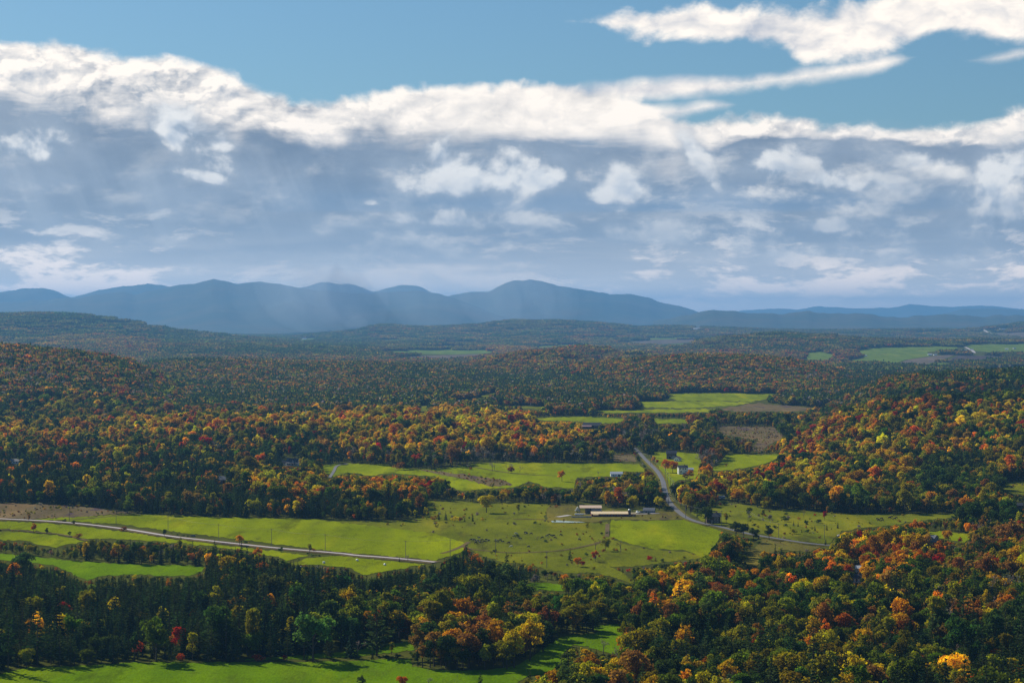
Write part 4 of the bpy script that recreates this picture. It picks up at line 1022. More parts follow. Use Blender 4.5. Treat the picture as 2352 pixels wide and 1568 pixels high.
def wires(tops, label, group=None, r=0.035):
    for i, (a_, b_) in enumerate(zip(tops, tops[1:])):
        for o_ in (-0.9, 0.9):
            n = 10; v = []
            for k_ in range(n + 1):
                f_ = k_ / n; p_ = a_ + (b_ - a_) * f_; sag = 4 * f_ * (1 - f_) * np.linalg.norm(b_ - a_) * 0.018
                v += [(p_[0] + o_ + r * math.cos(a2), p_[1], p_[2] - sag + r * math.sin(a2)) for a2 in (0.5, 2.6, 4.7)]
            f = [(k_ * 3 + j, k_ * 3 + (j + 1) % 3, k_ * 3 + 3 + (j + 1) % 3, k_ * 3 + 3 + j) for k_ in range(n) for j in range(3)]
            tag(mesh_obj('power_line', v, f, M_['wire']), '%s, %s wire of span %s' % (label, 'left' if o_ < 0 else 'right', ORD[i] if i < 9 else ('tenth', 'eleventh', 'twelfth')[i - 9]), 'wire', group)


ORD = ['first', 'second', 'third', 'fourth', 'fifth', 'sixth', 'seventh', 'eighth', 'ninth']
tops = [pole(Z('z4', x_, y_), 12.5, 'wooden utility pole beside the gravel road, %s from the left' % ORD[i], group='poles along the gravel road') for i, (x_, y_) in enumerate([(478, 192), (800, 220), (1158, 262), (1507, 328), (1871, 362), (2241, 402)])]
tops += [pole(Z('z5', x_, y_), 12.5, 'wooden utility pole beside the gravel road, %s from the left' % ORD[6 + i], group='poles along the gravel road') for i, (x_, y_) in enumerate([(443, 452), (750, 440)])]
wires(tops, 'thin power line along the gravel road', 'wires along the gravel road')
tops = [pole(Z('past', x_, y_), 11.5, 'utility pole on the road curve %s' % w_, group='poles along the asphalt road') for (x_, y_, w_) in ((2085, 800, 'nearest the orange trees'), (1410, 782, 'above the lone roadside tree'), (960, 580, 'behind the dark tree clump'), (572, 585, 'in front of the dark brown house'), (42, 485, 'left of the dark brown house'))]
tops += [pole(Z('road', x_, y_), 11.5, 'utility pole by the road %s' % w_, group='poles along the asphalt road') for (x_, y_, w_) in ((1800, 1175, 'below the red maple'), (1905, 860, 'at the corner of the lawn'), (1848, 800, 'on the lower lawn edge'), (1787, 685, 'on the lawn left of the grey thicket'), (1732, 540, 'beside the two orange maples'), (1410, 260, 'at the top of the lawn'), (1095, 80, 'where the road enters the wood'))]
wires(tops, 'pale power line above the asphalt road', 'wires along the asphalt road', 0.05)
for i, (x_, y_, w_) in enumerate(((1158, 905, 'left of the yellow tree by the lane'), (1470, 760, 'right of the lane in the shade'))): pole(Z('lane', x_, y_), 11, 'thin utility pole ' + w_)
for i, (x_, y_, w_) in enumerate(((1012, 700, 'above the dark pine clump'), (1765, 905, 'in the brushy hollow'))): pole(Z('herd', x_, y_), 11, 'grey utility pole ' + w_)

# --- cattle
def cow_mesh(body_mat, spot_mat, seed, graze):
    """one continuous skin: trunk, neck, head and four legs grown from a skeleton"""
    hz = (0.22 if graze else 1.55); nz = 0.75 if graze else 1.35
    P_ = [(-0.85, 0, 1.12), (-0.3, 0, 1.08), (0.35, 0, 1.08), (0.75, 0, 1.15), (1.15, 0, nz), (1.42, 0, hz + 0.05), (1.68, 0, hz - 0.12), (-0.95, 0, 1.2), (-1.05, 0, 0.6)]
    E_ = [(0, 1), (1, 2), (2, 3), (3, 4), (4, 5), (5, 6), (0, 7), (7, 8)]; R_ = [(0.30, 0.36), (0.36, 0.42), (0.36, 0.42), (0.26, 0.34), (0.15, 0.20), (0.13, 0.15), (0.08, 0.09), (0.05, 0.05), (0.025, 0.025)]
    for (bx, j, s_) in ((0.6, 2, 1), (0.6, 2, -1), (-0.75, 0, 1), (-0.75, 0, -1)):
        k_ = len(P_); ky = 0.20 * s_; off = random.Random(seed + k_).uniform(-0.1, 0.1)
        P_ += [(bx, ky, 0.85), (bx + (0.02 if bx > 0 else -0.08) + off * .5, ky, 0.45), (bx + (0.0 if bx > 0 else -0.02) + off, ky, 0.02)]
        E_ += [(3 if bx > 0 else 0, k_), (k_, k_ + 1), (k_ + 1, k_ + 2)]; R_ += [(0.15, 0.17), (0.075, 0.08), (0.055, 0.06)]
    for s_ in (-1, 1):
        k_ = len(P_); P_ += [(1.36, 0.26 * s_, hz + 0.10)]; E_ += [(5, k_)]; R_ += [(0.04, 0.05)]
    me = bpy.data.meshes.new('hide'); me.from_pydata(P_, E_, [])
    o = bpy.data.objects.new('tmp', me); COL.objects.link(o)
    o.modifiers.new('s', 'SKIN'); sub = o.modifiers.new('d', 'SUBSURF'); sub.levels = 1
    for q, r_ in zip(me.skin_vertices[0].data, R_): q.radius = r_
    me.skin_vertices[0].data[1].use_root = True
    dg = bpy.context.evaluated_depsgraph_get(); m2 = bpy.data.meshes.new_from_object(o.evaluated_get(dg)); bpy.data.objects.remove(o)
    m2.materials.clear(); m2.materials.append(body_mat); m2.materials.append(spot_mat)
    r_ = random.Random(seed); sp = [(r_.uniform(-0.9, 0.8), r_.choice((-0.3, 0.3)), r_.uniform(0.7, 1.4), r_.uniform(0.15, 0.32)) for _ in range(5)]
    for p_ in m2.polygons:
        c_ = p_.center; p_.material_index = 1 if (c_.z < 0.32 or any((c_.x - a_) ** 2 + (c_.y - b_) ** 2 + (c_.z - d_) ** 2 < e_ * e_ for a_, b_, d_, e_ in sp)) else 0
        p_.use_smooth = True
    return m2


COWS = [cow_mesh(M_['cowb'], M_['cowb'], 1, True), cow_mesh(M_['cowb'], M_['coww'], 2, True), cow_mesh(M_['cowb'], M_['coww'], 3, False), cow_mesh(M_['cowr'], M_['cowr'], 4, True), cow_mesh(M_['coww'], M_['coww'], 5, True)]
CW = ['black grazing cow', 'black white-patched grazing cow', 'black and white cow, head raised', 'brown grazing cow', 'pale grazing cow']
herd = [(655, 500, 0), (685, 500, 1), (705, 505, 0), (770, 472, 2), (752, 515, 1), (815, 505, 0), (875, 500, 0), (908, 514, 1), (850, 528, 0), (785, 538, 2), (722, 545, 0), (1020, 517, 0), (1036, 520, 1), (1080, 508, 0), (1120, 530, 2), (1205, 545, 3),
        (1500, 602, 0), (1245, 600, 4), (1313, 410, 4), (1283, 449, 1), (1450, 392, 0), (1470, 410, 1), (1538, 410, 0), (1375, 485, 2), (1700, 467, 0), (1772, 442, 1), (1800, 428, 0), (1845, 440, 2), (1872, 440, 0), (1887, 470, 3), (1975, 430, 0), (2245, 495, 0)]
COWT = {}
for i, (hx, hy, v) in enumerate(herd):
    w_ = on_ground(*Z('herd', hx, hy)); o = link('cow', COWS[v]); o.location = (w_[0], w_[1], w_[2] + 0.18); o.rotation_euler = (0, 0, random.choice((0, 3.1)) + random.uniform(-0.7, 0.7)); o.scale = (1.1,) * 3
    part = 'in the left pasture cluster' if hx < 1250 else ('strung across the middle pasture' if hx < 1600 else 'in the right pasture group')
    COWT.setdefault((CW[v], part), []).append((hx, o))
for (cw_, part), lst_ in COWT.items():
    lst_.sort(key=lambda q: q[0])
    for k_, (_, o) in enumerate(lst_): tag(o, cw_ + ('' if len(lst_) == 1 else ', %s from left,' % ORD[k_]) + ' ' + part, 'cow', 'cows in the pasture below the farm')
for i, (hx, hy) in enumerate([(1340, 184), (1350, 192), (1370, 180), (1377, 192), (1425, 174), (1440, 169), (1460, 182), (1472, 176)]):
    w_ = on_ground(*Z('z6', hx, hy)); o = link('cow', COWS[3 if i % 3 else 0]); o.location = (w_[0], w_[1], w_[2] + 0.2); o.rotation_euler = (0, 0, random.choice((0, 3.1)) + random.uniform(-0.5, 0.5)); o.scale = (1.15,) * 3
    tag(o, ('brown' if i % 3 else 'black') + ' cow, %s from left in the small herd on the scrubby pasture' % ORD[i], 'cow', 'cows on the pasture at right')

# --- boulder in the pasture
w_ = on_ground(*Z('past', 2320, 745)); bm = bmesh.new(); bmesh.ops.create_icosphere(bm, subdivisions=3, radius=1.0)
for v_ in bm.verts:
    k_ = 1 + 0.35 * float(vfbm(np.array(v_.co.x * 1.6 + 5), np.array(v_.co.y * 1.6 + v_.co.z), 5, 3)); v_.co = Vector((v_.co.x * 2.6 * k_, v_.co.y * 1.6 * k_, v_.co.z * 1.1 * k_))
me = bpy.data.meshes.new('boulder'); bm.to_mesh(me); bm.free(); me.materials.append(M_['rock'])
o = link('boulder', me); o.location = (w_[0], w_[1], w_[2] + 0.4); tag(o, 'pale grey boulder in the grass above the road end', 'boulder')

keep_clear(1366, 1400, 1198, 1240)

# ================================================================== trees
def foliage_mat(name, patch=False, needle=False):
    m, t, out = new_mat(name)
    at = t.nodes.new('ShaderNodeAttribute'); at.attribute_type = 'INSTANCER'; at.attribute_name = 'tcol'
    col = N(at.outputs['Color'])
    lv = t.nodes.new('ShaderNodeAttribute'); lv.attribute_name = 'lv'
    if patch:
        pc = t.nodes.new('ShaderNodeAttribute'); pc.attribute_name = 'pc'
        mm = t.nodes.new('ShaderNodeMix'); mm.data_type = 'RGBA'; mm.blend_type = 'MULTIPLY'; mm.inputs[0].default_value = 1
        t.links.new(col.s, mm.inputs[6]); t.links.new(pc.outputs['Color'], mm.inputs[7]); col = N(mm.outputs[2])
    oi = t.nodes.new('ShaderNodeObjectInfo'); rnd = N(oi.outputs['Random'])
    h = t.nodes.new('ShaderNodeHueSaturation'); t.links.new(col.s, h.inputs['Color'])
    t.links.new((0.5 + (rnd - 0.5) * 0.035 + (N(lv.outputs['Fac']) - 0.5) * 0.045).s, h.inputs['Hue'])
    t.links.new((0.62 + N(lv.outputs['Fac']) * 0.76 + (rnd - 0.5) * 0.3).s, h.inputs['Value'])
    c = N(h.outputs[0])
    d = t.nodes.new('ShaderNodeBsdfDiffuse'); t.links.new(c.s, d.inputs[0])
    tr = t.nodes.new('ShaderNodeBsdfTranslucent')
    h2 = t.nodes.new('ShaderNodeHueSaturation'); t.links.new(c.s, h2.inputs['Color']); h2.inputs['Value'].default_value = 0.8 if needle else 1.5
    h2.inputs['Saturation'].default_value = 1.1
    t.links.new(h2.outputs[0], tr.inputs[0])
    mx = t.nodes.new('ShaderNodeMixShader'); mx.inputs[0].default_value = 0.22 if needle else 0.45
    t.links.new(d.outputs[0], mx.inputs[1]); t.links.new(tr.outputs[0], mx.inputs[2]); t.links.new(mx.outputs[0], out.inputs[0])
    return m


LEAF = foliage_mat('autumn_leaves'); NEEDLE = foliage_mat('pine_needles', needle=True); PATCH = foliage_mat('distant_leaves', patch=True)
BARK = plain('bark', (0.085, 0.068, 0.052), 0.95, 0.1, var=0.4, scale=8)
TWIG = plain('bare_twigs', (0.15, 0.125, 0.11), 0.95, 0.1, var=0.3, scale=8)


def unit(v): return v / (np.linalg.norm(v, axis=-1, keepdims=True) + 1e-9)


def leaf_quads(c, nrm, size, r_, stretch=1.0, along=None):
    n = len(c); rv = unit(r_.normal(size=(n, 3)))
    if along is not None: rv = unit(along + 0.15 * rv)
    nrm = unit(nrm - (nrm * rv).sum(-1, keepdims=True) * rv * (1 if along is not None else 0))
    t1 = unit(np.cross(nrm, rv)); t2 = unit(np.cross(nrm, t1))
    a = (size * stretch)[:, None] * t2; b = size[:, None] * t1
    j = lambda: 1 + 0.35 * r_.uniform(-1, 1, (n, 1))
    return np.stack([c - a * j() - 0.35 * b * j(), c + 0.3 * a - b * j(), c + a * j() + 0.3 * b, c - 0.25 * a + b * j()], 1)


def tube(p0, p1, r0, r1, sides=5):
    p0, p1 = np.array(p0, float), np.array(p1, float); d = unit(p1 - p0)
    u = unit(np.cross(d, [0.3, 0.9, 0.2])); v = np.cross(d, u)
    an = np.arange(sides) * 2 * math.pi / sides
    ring = np.cos(an)[:, None] * u + np.sin(an)[:, None] * v
    V_ = np.concatenate([p0 + ring * r0, p1 + ring * r1]); i = np.arange(sides)
    return V_, np.stack([i, (i + 1) % sides, (i + 1) % sides + sides, i + sides], -1)


def join_tubes(parts):
    V_, F_, o = [], [], 0
    for v, f in parts: V_.append(v); F_.append(f + o); o += len(v)
    return np.concatenate(V_), np.concatenate(F_)


def set_attr(me, name, typ, dom, arr):
    a = me.attributes.new(name, typ, dom)
    a.data.foreach_set({'FLOAT': 'value', 'FLOAT_COLOR': 'color', 'INT': 'value', 'FLOAT_VECTOR': 'vector'}[typ], np.asarray(arr, np.int32 if typ == 'INT' else np.float32).ravel())


def quads_mesh(name, Q, lv, mat, pc=None):
    n = len(Q); me = fast_mesh(name, Q.reshape(-1, 3), np.arange(n * 4).reshape(n, 4))
    set_attr(me, 'lv', 'FLOAT', 'POINT', np.repeat(lv, 4))
    if pc is not None: set_attr(me, 'pc', 'FLOAT_COLOR', 'POINT', np.repeat(np.concatenate([pc, np.ones((n, 1))], 1), 4, 0))
    me.materials.append(mat)
    return me


def crown_points(r_, n, w, zc, rz, lobes, lob_r):
    th = r_.uniform(0, 2 * math.pi, lobes); ph = np.arccos(r_.uniform(-0.85, 1, lobes)); rad = r_.uniform(0.35, 0.92, lobes)
    lc = np.stack([w * rad * np.sin(ph) * np.cos(th), w * rad * np.sin(ph) * np.sin(th), zc + rz * rad * np.cos(ph)], -1)
    lr = r_.uniform(0.6, 1.5, lobes) * lob_r
    k = r_.choice(lobes, n, p=lr ** 2 / (lr ** 2).sum()); d = unit(r_.normal(size=(n, 3))); d[:, 2] = np.where(d[:, 2] < -0.3, -d[:, 2], d[:, 2])
    p = lc[k] + d * (lr[k] * r_.uniform(0.72, 1.08, n))[:, None] * np.array([1, 1, 0.9])
    return p, d, k


def decid(seed, w, zc, rz, lobes, lob_r, n=1050, sz=0.030):
    r_ = np.random.default_rng(seed)
    p, d, k = crown_points(r_, n, w, zc, rz, lobes, lob_r)
    st = r_.random(n) < 0.10; p[st] += d[st] * (0.06 * r_.random((int(st.sum()), 1)))      # stray sprays break the outline
    p[:, :2] *= (1 - 0.25 * np.clip((p[:, 2:3] - 0.72) / 0.3, 0, 1)); p[:, 2] = np.clip(p[:, 2], 0.08, 1.03)
    nr_ = unit(d + 0.75 * r_.normal(size=(n, 3)))
    Q = leaf_quads(p, nr_, r_.uniform(0.7, 1.45, n) * sz, r_)
    lobe_l = r_.uniform(0, 1, lobes)
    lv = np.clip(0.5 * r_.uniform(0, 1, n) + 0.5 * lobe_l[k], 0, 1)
    tr = [tube((0, 0, -0.03), (0.01, 0, 0.32), 0.022, 0.016), tube((0.01, 0, 0.32), (0, 0.01, 0.72), 0.016, 0.005)]
    for i in range(5):
        a = r_.uniform(0, 6.28); z0 = r_.uniform(0.22, 0.45); l = r_.uniform(0.5, 0.8)
        tr.append(tube((0.008, 0, z0), (w * l * math.cos(a), w * l * math.sin(a), z0 + r_.uniform(0.18, 0.34)), 0.010, 0.003, 4))
    return Q, lv, join_tubes(tr), LEAF


def pine(seed, w=0.24, base=0.16, n_wh=15, dense=1.0, droop=0.22, spruce=False):
    r_ = np.random.default_rng(seed); C_, Nn, A_, Sz, L_ = [], [], [], [], []
    lean = r_.uniform(-0.03, 0.03, 2)
    for i in range(n_wh):
        f = i / (n_wh - 1); z = base + (0.985 - base) * f
        prof = (1 - f) ** (0.95 if spruce else 0.80) * (1.0 if spruce else (0.72 + 0.45 * math.sin(math.pi * min(f * 1.15 + 0.1, 1))))
        L = max(w * prof, 0.02)
        nb = int(r_.integers(6, 9)) if f < 0.85 else 4
        for b in range(nb):
            a = r_.uniform(0, 6.28); l = L * (r_.uniform(0.75, 1.1) if spruce else r_.uniform(0.5, 1.25)); rise = -droop if spruce else r_.uniform(0.02, 0.4)
            m_ = max(3, int(12 * dense * l / w) + 1)
            t_ = np.linspace(0.25, 1.0, m_) + r_.uniform(-0.06, 0.06, m_)
            out_ = np.array([math.cos(a), math.sin(a), 0])
            pos = out_ * (l * t_)[:, None] + np.array([lean[0] * f, lean[1] * f, z]) + np.array([0, 0, 1.0]) * (rise * l * t_)[:, None]
            pos += r_.normal(size=pos.shape) * 0.008
            C_.append(pos); Nn.append(np.tile([0, 0, 1.0], (m_, 1)) + 0.55 * r_.normal(size=(m_, 3))); A_.append(np.tile(out_ + [0, 0, rise * 1.2], (m_, 1)))
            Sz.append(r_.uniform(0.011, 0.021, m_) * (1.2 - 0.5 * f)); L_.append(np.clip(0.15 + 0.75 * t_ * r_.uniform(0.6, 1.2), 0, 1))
    C_, Nn, A_, Sz, L_ = map(np.concatenate, (C_, Nn, A_, Sz, L_))
    Q = leaf_quads(C_, Nn, Sz, r_, 1.7, unit(A_))
    tr = [tube((0, 0, -0.03), (lean[0] * .5, lean[1] * .5, 0.55), 0.016, 0.010), tube((lean[0] * .5, lean[1] * .5, 0.55), (lean[0], lean[1], 0.98), 0.010, 0.002)]
    return Q, L_, join_tubes(tr), NEEDLE


def bare(seed):
    r_ = np.random.default_rng(seed); tr = []

    def grow(p, d, l, r0, k):
        q = p + d * l; tr.append(tube(p, q, r0, r0 * 0.62, 4 if k > 1 else 3))
        if k == 0: return
        for _ in range(3 if k > 1 else 4):
            nd = unit(d * 1.25 + r_.normal(size=3) * 0.55 + [0, 0, 0.22]); grow(p + d * l * r_.uniform(0.55, 1.0), nd, l * r_.uniform(0.55, 0.78), r0 * 0.5, k - 1)
    grow(np.array([0, 0, -0.03]), unit(np.array([0.03, 0.02, 1.0])), 0.36, 0.020, 4)
    V_, F_ = join_tubes(tr); s = 1.0 / V_[:, 2].max(); V_ = V_ * np.array([s, s, s])
    n = 130; tips = V_[r_.integers(len(V_) // 3, len(V_), n)]
    Q = leaf_quads(tips + r_.normal(size=(n, 3)) * 0.02, r_.normal(size=(n, 3)), r_.uniform(0.008, 0.018, n), r_, 1.6)
    return Q, r_.uniform(0, 1, n), (V_, F_), LEAF


PROTO = {'decid': [decid(11 + i, w, zc, rz, lb, lr, n, sz) for i, (w, zc, rz, lb, lr, n, sz) in enumerate([
            (0.29, 0.57, 0.41, 26, 0.090, 2000, 0.0195), (0.23, 0.57, 0.43, 24, 0.080, 1800, 0.019), (0.36, 0.55, 0.39, 30, 0.095, 2300, 0.020), (0.17, 0.56, 0.44, 20, 0.070, 1500, 0.018),
            (0.27, 0.59, 0.39, 18, 0.105, 1900, 0.0195), (0.33, 0.59, 0.36, 22, 0.10, 2000, 0.020), (0.21, 0.54, 0.45, 28, 0.070, 1700, 0.0185), (0.14, 0.55, 0.45, 18, 0.060, 1200, 0.017),
            (0.38, 0.58, 0.34, 20, 0.11, 2000, 0.021), (0.24, 0.62, 0.36, 14, 0.09, 1300, 0.019)])],
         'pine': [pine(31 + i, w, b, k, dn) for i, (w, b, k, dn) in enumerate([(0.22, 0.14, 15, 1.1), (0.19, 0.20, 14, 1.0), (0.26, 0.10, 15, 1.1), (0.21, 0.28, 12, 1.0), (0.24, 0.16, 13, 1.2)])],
         'spruce': [pine(51 + i, w, 0.04, 20, 1.1, 0.28, True) for i, w in enumerate((0.21, 0.17, 0.25))],
         'bare': [bare(61 + i) for i in range(3)],
         'shrub': [decid(71 + i, w, 0.46, 0.5, 11, 0.22, 420, 0.055) for i, w in enumerate((0.55, 0.42, 0.75))]}
CROWN, TRUNK, WHOLE = {}, {}, {}
LIB = {}
for kd, lst in PROTO.items():
    lib = bpy.data.collections.new('library_' + kd); LIB[kd] = lib
    for i, (Q, lv, (tv, tf), mat) in enumerate(lst):
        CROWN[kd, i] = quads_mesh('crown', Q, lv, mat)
        tm = fast_mesh('trunk', tv, tf); tm.materials.append(TWIG if kd == 'bare' else BARK); TRUNK[kd, i] = tm
        # crown and trunk together, for the mass of the forest
        n = len(Q); V_ = np.concatenate([Q.reshape(-1, 3), tv]); F_ = np.concatenate([np.arange(n * 4).reshape(n, 4), tf + n * 4])
        w_ = fast_mesh('tree', V_, F_); set_attr(w_, 'lv', 'FLOAT', 'POINT', np.concatenate([np.repeat(lv, 4), np.zeros(len(tv))]))
        w_.materials.append(mat); w_.materials.append(TWIG if kd == 'bare' else BARK)
        w_.polygons.foreach_set('material_index', np.concatenate([np.zeros(n, np.int32), np.ones(len(tf), np.int32)]))
        o = bpy.data.objects.new('%s_%02d' % (kd, i), w_); lib.objects.link(o)

# leaf colours
CLS = ['pine', 'spruce', 'dkgreen', 'green', 'olive', 'yellow', 'gold', 'orange', 'red', 'rust', 'bare']
TCOL = np.array([(0.056, 0.082, 0.020), (0.026, 0.048, 0.020), (0.048, 0.074, 0.016), (0.105, 0.140, 0.016), (0.230, 0.205, 0.022), (0.480, 0.370, 0.014), (0.530, 0.300, 0.014),
                 (0.520, 0.200, 0.020), (0.360, 0.052, 0.026), (0.260, 0.130, 0.035), (0.20, 0.165, 0.140)])
CMESH = {0: 'pine', 1: 'spruce', 10: 'bare'}
W = lambda **k: np.array([k.get(c_, 0.0) for c_ in CLS])
ZONES = [  # later ones win: outline in the frame of the tree tops, mix of trees
    (None, W(pine=14, spruce=4, dkgreen=26, green=14, olive=16, yellow=5, gold=5, orange=6, red=3, rust=12, bare=6)),
    ([(-300, 780), (2700, 780), (2700, 958), (-300, 958)], W(pine=14, dkgreen=26, green=10, olive=14, gold=4, orange=8, red=4, rust=18, bare=8)),
    ([(-300, 775), (330, 775), (480, 900), (200, 965), (-300, 990)], W(pine=7, dkgreen=24, green=24, olive=15, yellow=4, gold=6, orange=9, red=3, rust=9)),
    ([(-300, 945), (1420, 935), (1420, 1062), (-300, 1062)], W(pine=24, spruce=8, dkgreen=24, green=8, olive=12, yellow=7, gold=8, orange=7, red=2, rust=9, bare=4)),
    ([(-300, 960), (784, 938), (784, 972), (300, 990), (-300, 1010)], W(pine=12, dkgreen=12, green=10, olive=12, yellow=22, gold=18, orange=11, red=2, rust=4)),
    ([(770, 930), (1200, 930), (1360, 960), (1380, 1000), (1250, 1018), (980, 1025), (770, 1012)], W(pine=5, dkgreen=7, green=8, olive=14, yellow=32, gold=28, orange=10, red=3, rust=6)),
    ([(980, 1020), (1250, 1012), (1450, 985), (1470, 1066), (980, 1066)], W(pine=12, dkgreen=16, green=8, olive=14, gold=4, orange=4, rust=12, bare=26)),
    ([(1400, 965), (1780, 965), (1850, 1000), (1720, 1062), (1400, 1040)], W(pine=22, spruce=8, dkgreen=18, olive=10, rust=12, bare=24, gold=3)),
    ([(1560, 925), (2000, 910), (1900, 990), (1640, 990)], W(pine=6, dkgreen=26, green=20, olive=20, gold=4, rust=12, bare=10)),
    ([(-300, 1040), (700, 1040), (1000, 1110), (1000, 1200), (-300, 1200)], W(pine=52, spruce=24, dkgreen=12, green=3, olive=4, yellow=3, gold=3, orange=3, red=1, rust=2)),
    ([(540, 1062), (1010, 1066), (1010, 1118), (700, 1125), (540, 1105)], W(pine=12, dkgreen=10, green=6, olive=14, yellow=16, gold=18, orange=14, red=7, rust=5)),
    ([(990, 1090), (1540, 1085), (1545, 1180), (990, 1180)], W(pine=8, spruce=4, dkgreen=24, green=14, olive=20, yellow=7, gold=7, orange=6, red=3, rust=4, bare=5)),
    ([(1560, 1075), (1640, 1060), (1830, 985), (1990, 915), (2700, 880), (2700, 1160), (1560, 1160)], W(pine=5, dkgreen=14, green=18, olive=20, yellow=19, gold=15, orange=9, red=3, rust=5)),
    ([(1940, 840), (2700, 820), (2700, 905), (2250, 915), (1980, 905)], W(pine=26, dkgreen=34, green=14, olive=8, red=3, rust=10, gold=3)),
    ([(2100, 1030), (2250, 1025), (2320, 1110), (2250, 1150), (2080, 1100)], W(pine=20, dkgreen=44, green=20, olive=10, rust=4)),
    ([(1820, 1110), (2700, 1110), (2700, 1190), (1700, 1190)], W(pine=8, dkgreen=34, green=18, olive=16, gold=6, orange=6, rust=10)),
    ([(-300, 1225), (720, 1235), (720, 1310), (-300, 1310)], W(pine=44, spruce=20, dkgreen=12, green=6, olive=9, yellow=4, gold=3, red=2, rust=4)),
    ([(-300, 1275), (700, 1285), (1250, 1250), (1400, 1350), (1290, 1400), (960, 1470), (600, 1560), (-300, 1560)], W(pine=66, spruce=34, dkgreen=7, green=2, olive=3, yellow=1.5, gold=1.2, orange=1, red=1)),
    ([(720, 1355), (1420, 1320), (1460, 1420), (1000, 1420), (720, 1420)], W(pine=24, dkgreen=16, green=22, olive=22, yellow=8, gold=5, orange=2, rust=2)),
    ([(930, 1395), (1290, 1370), (1300, 1530), (930, 1540)], W(pine=4, dkgreen=22, green=12, olive=18, yellow=8, gold=14, orange=6, rust=16)),
    ([(1240, 1200), (1700, 1240), (1700, 1300), (1240, 1300)], W(pine=16, dkgreen=22, green=12, olive=16, gold=5, orange=6, red=7, rust=12, bare=8)),
    ([(1420, 1300), (1900, 1240), (2700, 1180), (2700, 1420), (1420, 1460)], W(pine=18, spruce=3, dkgreen=16, green=17, olive=18, yellow=10, gold=8, orange=8, red=2, rust=8, bare=3)),
    ([(1840, 1190), (2150, 1180), (2180, 1290), (1880, 1300)], W(dkgreen=14, green=10, olive=10, yellow=16, gold=10, orange=24, red=7, rust=8)),
    ([(2120, 1180), (2700, 1160), (2700, 1240), (2120, 1235)], W(dkgreen=20, olive=18, orange=12, red=10, rust=22, gold=6, bare=8)),
    ([(1150, 1400), (2700, 1400), (2700, 1800), (1150, 1800)], W(pine=40, spruce=6, dkgreen=16, green=14, olive=13, yellow=7, gold=5, orange=3, red=1.5, rust=3, bare=3)),
    ([(1240, 1470), (1640, 1500), (1700, 1800), (1150, 1800)], W(pine=12, dkgreen=12, green=12, olive=14, yellow=16, gold=16, orange=8, red=3, rust=8)),
]
ZMAP = np.zeros((MH, MW), np.int8)
for i, (pts, w_) in enumerate(ZONES):
    if pts is not None: ZMAP[poly_mask(pts)] = i
CALM = np.array([1.1, 1.2, 1.25, 1.0, 1.3, 0.55, 0.58, 0.55, 0.35, 1.3, 1.3])
VIVID = {4, 5, 12, 22}
ZW = np.array([(z_[1] * (1 if i in VIVID else CALM)) / (z_[1] * (1 if i in VIVID else CALM)).sum() for i, z_ in enumerate(ZONES)])


def lookup(arr, X, Y):
    a = np.clip(((X + MOX) * MASK_S).astype(int), 0, MW - 1); b = np.clip((Y * MASK_S).astype(int), 0, MH - 1)
    return arr[b, a]


def blocked(x, y, z, h, half=0.0):
    """does a tree of this height stand on, or in front of, land the photograph shows open?"""
    bad = np.zeros(len(x), bool)
    for f in (0.0, 0.2, 0.4, 0.6, 0.8, 0.97):
        for s in ((0,) if half == 0 else (-1, 0, 1)):
            X, Y = project(x + s * half, y, z + h * f); bad |= lookup(OPEN, X, Y)
    return bad


def jitter_grid(d0, d1, sp, xlo=-230, xhi=2590):
    ys = np.arange(d0, d1, sp); out_ = []
    for y in ys:
        xs = np.arange((xlo - 1176) / FPX * y, (xhi - 1176) / FPX * y, sp)
        out_.append(np.stack([xs, np.full(len(xs), y)], -1))
    p = np.concatenate(out_); return p + rng.uniform(-0.46, 0.46, p.shape) * sp


P1 = np.concatenate([jitter_grid(560, 1350, 5.9), jitter_grid(1350, 2000, 5.9), jitter_grid(2000, 3350, 6.9)])
x, y = P1[:, 0], P1[:, 1]; z = ground(x, y)
hgt = np.exp(rng.normal(-0.03, 0.24, len(x))) * np.interp(y, [600, 1300, 1800, 3300], [15.0, 14.5, 13.5, 13.5]) * (1 + 0.35 * vfbm(x / 45, y / 60, 77, 2))
small = rng.random(len(x)) < 0.18; hgt = np.where(small, hgt * 0.55, hgt); hgt = np.clip(hgt, 4.5, 27)
X, Y = project(x, y, z + hgt * 0.9)
zone = lookup(ZMAP, X, Y)
wts = ZW[zone].copy()
for k_ in range(len(CLS)): wts[:, k_] *= np.exp(2.6 * vfbm(x / 38 + 31 * k_, y / 70 - 17 * k_, 100 + k_, 2))
cum = np.cumsum(wts, 1); cum /= cum[:, -1:]
cls = (rng.random(len(x))[:, None] > cum).sum(1).clip(0, len(CLS) - 1)
grove = (X > 930) & (X < 1300) & (Y > 1390); hgt = np.where(grove, np.minimum(hgt, 17.5), hgt)
hgt = np.where((cls <= 1) & ~grove, hgt * 1.12, hgt); hgt = np.where(cls == 10, hgt * 0.85, hgt)
alive = np.ones(len(x), bool)
for _ in range(5):                                      # lower growth where a tall tree would hide open land
    b_ = blocked(x, y, z, hgt) & alive
    hgt = np.where(b_, hgt * 0.58, hgt); alive &= hgt > 1.8
alive &= ~blocked(x, y, z, hgt)
